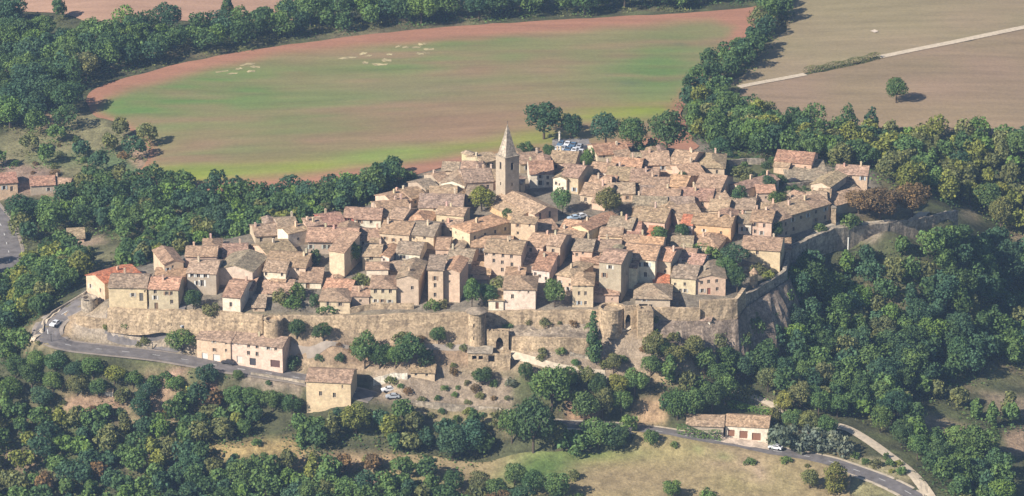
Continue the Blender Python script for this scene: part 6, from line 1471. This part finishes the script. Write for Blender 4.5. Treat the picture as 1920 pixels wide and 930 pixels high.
# the remaining far trees read as one mass
far_cards = {}
for k in CROWN: far_cards[k] = crown_cards(k[0], 620 if k[0] != 'bush' else 300, 0, 900 + hash(k[0]) % 7 * 0 + k[1] * 13 + len(k[0]))
Q, Tn = [], []
for i, t in enumerate(rest):
    v = [k for k in CROWN if k[0] == t['kind']]; p, d, r = far_cards[v[i % len(v)]]; a = tr_.uniform(0, 6.28)
    rot = np.array(((math.cos(a), -math.sin(a), 0), (math.sin(a), math.cos(a), 0), (0, 0, 1)))
    sx = t['w'] / REFW[t['kind']]; q = cards((p @ rot.T) * (sx, sx, t['h']), d @ rot.T, .95, r) + t['p']
    c = np.array(LC[t['col']]) * tr_.uniform(.85, 1.18); Q.append(q); Tn.append(np.tile(c, (len(q) * 4, 1)))
if Q:
    Q = np.concatenate(Q); me = card_mesh('distant_wood', Q, M['leaf_mass']); set_tint(me, np.concatenate(Tn))
    o = bpy.data.objects.new('distant_wood', me); COL.objects.link(o); o['kind'] = 'stuff'
# undergrowth between the trunks
U = []; ur = np.random.default_rng(3); UT = []
for t in order:
    if t['zone'] is None: continue
    n = 70; a = ur.uniform(0, 6.28, n); d = ur.uniform(.6, 6.0, n); xy = np.stack([t['p'][0] + np.cos(a) * d, t['p'][1] + np.sin(a) * d], -1)
    U.append(xy); c = np.array(LC[tr_.choice(('olive green', 'dark green', 'mid green'))]); UT.append(np.tile(c, (n, 1)))
U = np.concatenate(U); UT = np.concatenate(UT); dr = np.concatenate([np.sqrt(((_rs[None, :, :2] - U[k:k + 4000, None]) ** 2).sum(-1)).min(1) for k in range(0, len(U), 4000)])
ok = dr > 4.4; U, UT = U[ok], UT[ok]; pz = H(U) + ur.uniform(.1, 1.1, len(U)); up = np.tile((0, 0, 1.0), (len(U), 1))
q = cards(np.concatenate([U, pz[:, None]], 1), up, .85, ur); me = card_mesh('undergrowth', q, M['leaf_mass']); set_tint(me, np.repeat(UT, 4, 0))
o = bpy.data.objects.new('undergrowth', me); COL.objects.link(o); o['kind'] = 'stuff'
# long field hedge and clipped hedges
def hedge(label, pts, h, w, col, group=None):
    P = resample([on(x, y) for x, y in pts], .5); r = np.random.default_rng(len(label)); n = len(P) * 26
    k = r.integers(0, len(P), n); a = r.uniform(0, math.pi, n); off = np.stack([r.normal(0, .25, n), np.cos(a) * w / 2, np.sin(a) * h * (1 + .15 * np.sin(k * .35))], -1)
    T = np.gradient(P[:, :2], axis=0); T /= np.linalg.norm(T, axis=1)[:, None] + 1e-9; Nn = np.stack([T[:, 1], -T[:, 0]], -1)
    pos = P[k] + np.concatenate([T[k] * off[:, :1] + Nn[k] * off[:, 1:2], off[:, 2:]], 1); nr = np.concatenate([Nn[k] * off[:, 1:2], off[:, 2:] + .2], 1)
    me = card_mesh('hedge', cards(pos, nr, .55, r), M['leaf']); o = bpy.data.objects.new('hedge', me); COL.objects.link(o); o.color = (*LC[col], 1)
    return tag(o, label, 'hedge', group)
hedge('long low hedge beside the path in the dry fields', [(1512,138),(1560,129),(1600,121),(1646,110)], 2.4, 3.4, 'olive green')
hedge('clipped green hedge in front of the brown roofed roadside building', [(1272,812),(1300,819),(1350,826)], 2.8, 2.0, 'mid green')
hedge('clipped hedge curving behind the garage building', [(1365,762),(1400,768),(1440,776),(1462,788)], 1.8, 2.0, 'fresh green')
hedge('clipped hedge wall in the garden below the pyramid like roof', [(1300,482),(1322,482)], 4.0, 1.8, 'fresh green')
HAZE, SKY, EXPO = 0.00009, 0.055, 0.88
# ------------------------------------------------------------------ air, light, camera
mb = MB(); mb.box((0, 0, 0), (1, 1, 1)); hz_o = mb.build('haze', [])
hz_o['kind'] = 'stuff'
top, bot = CAM[2] + 12, -40.0
hz_o.location = (0, 150, (top + bot) / 2); hz_o.scale = (12600, 12900, top - bot)
m = bpy.data.materials.new('haze'); m.use_nodes = True; nt = m.node_tree; nt.nodes.clear()
out = nt.nodes.new('ShaderNodeOutputMaterial'); pv = nt.nodes.new('ShaderNodeVolumePrincipled')
pv.inputs['Color'].default_value = (0.44, 0.64, 1.0, 1); pv.inputs['Density'].default_value = HAZE; pv.inputs['Anisotropy'].default_value = 0.2
nt.links.new(pv.outputs[0], out.inputs['Volume']); hz_o.data.materials.append(m)

SUNV = Vector((-0.79, -0.61, 0.0)).normalized(); EL = R(35)
SUNV = Vector((SUNV.x * math.cos(EL), SUNV.y * math.cos(EL), math.sin(EL)))
sd = bpy.data.lights.new('sun', 'SUN'); sd.energy = 5.0; sd.angle = R(0.55); sd.color = (1.0, 0.92, 0.81)
so = bpy.data.objects.new('sun', sd); COL.objects.link(so); so.rotation_euler = SUNV.to_track_quat('Z', 'Y').to_euler(); so.location = (-200, -200, 400)
wld = bpy.data.worlds.new('World'); scene.world = wld; wld.use_nodes = True; nt = wld.node_tree
bg = nt.nodes['Background']; sky = nt.nodes.new('ShaderNodeTexSky'); sky.sky_type = 'NISHITA'; sky.sun_disc = False
sky.ozone_density = 4.0; sky.sun_elevation = EL; sky.sun_rotation = math.atan2(SUNV.x, SUNV.y); nt.links.new(sky.outputs[0], bg.inputs[0]); bg.inputs[1].default_value = SKY
cd = bpy.data.cameras.new('camera'); cd.sensor_width = 36; cd.lens = 36 * F / 1920; cd.clip_start = 1; cd.clip_end = 20000
co = bpy.data.objects.new('camera', cd); COL.objects.link(co); co.location = CAM; co.rotation_euler = (math.pi / 2 - DEP, 0, 0); scene.camera = co
scene.view_settings.view_transform = 'Standard'; scene.view_settings.look = 'None'; scene.view_settings.gamma = 1; scene.view_settings.exposure = EXPO
scene.view_settings.use_curve_mapping = False
scene.cycles.use_denoising = True; scene.cycles.max_bounces = 6; scene.cycles.diffuse_bounces = 3; scene.cycles.volume_bounces = 1; scene.cycles.transparent_max_bounces = 4
scene.render.use_persistent_data = False
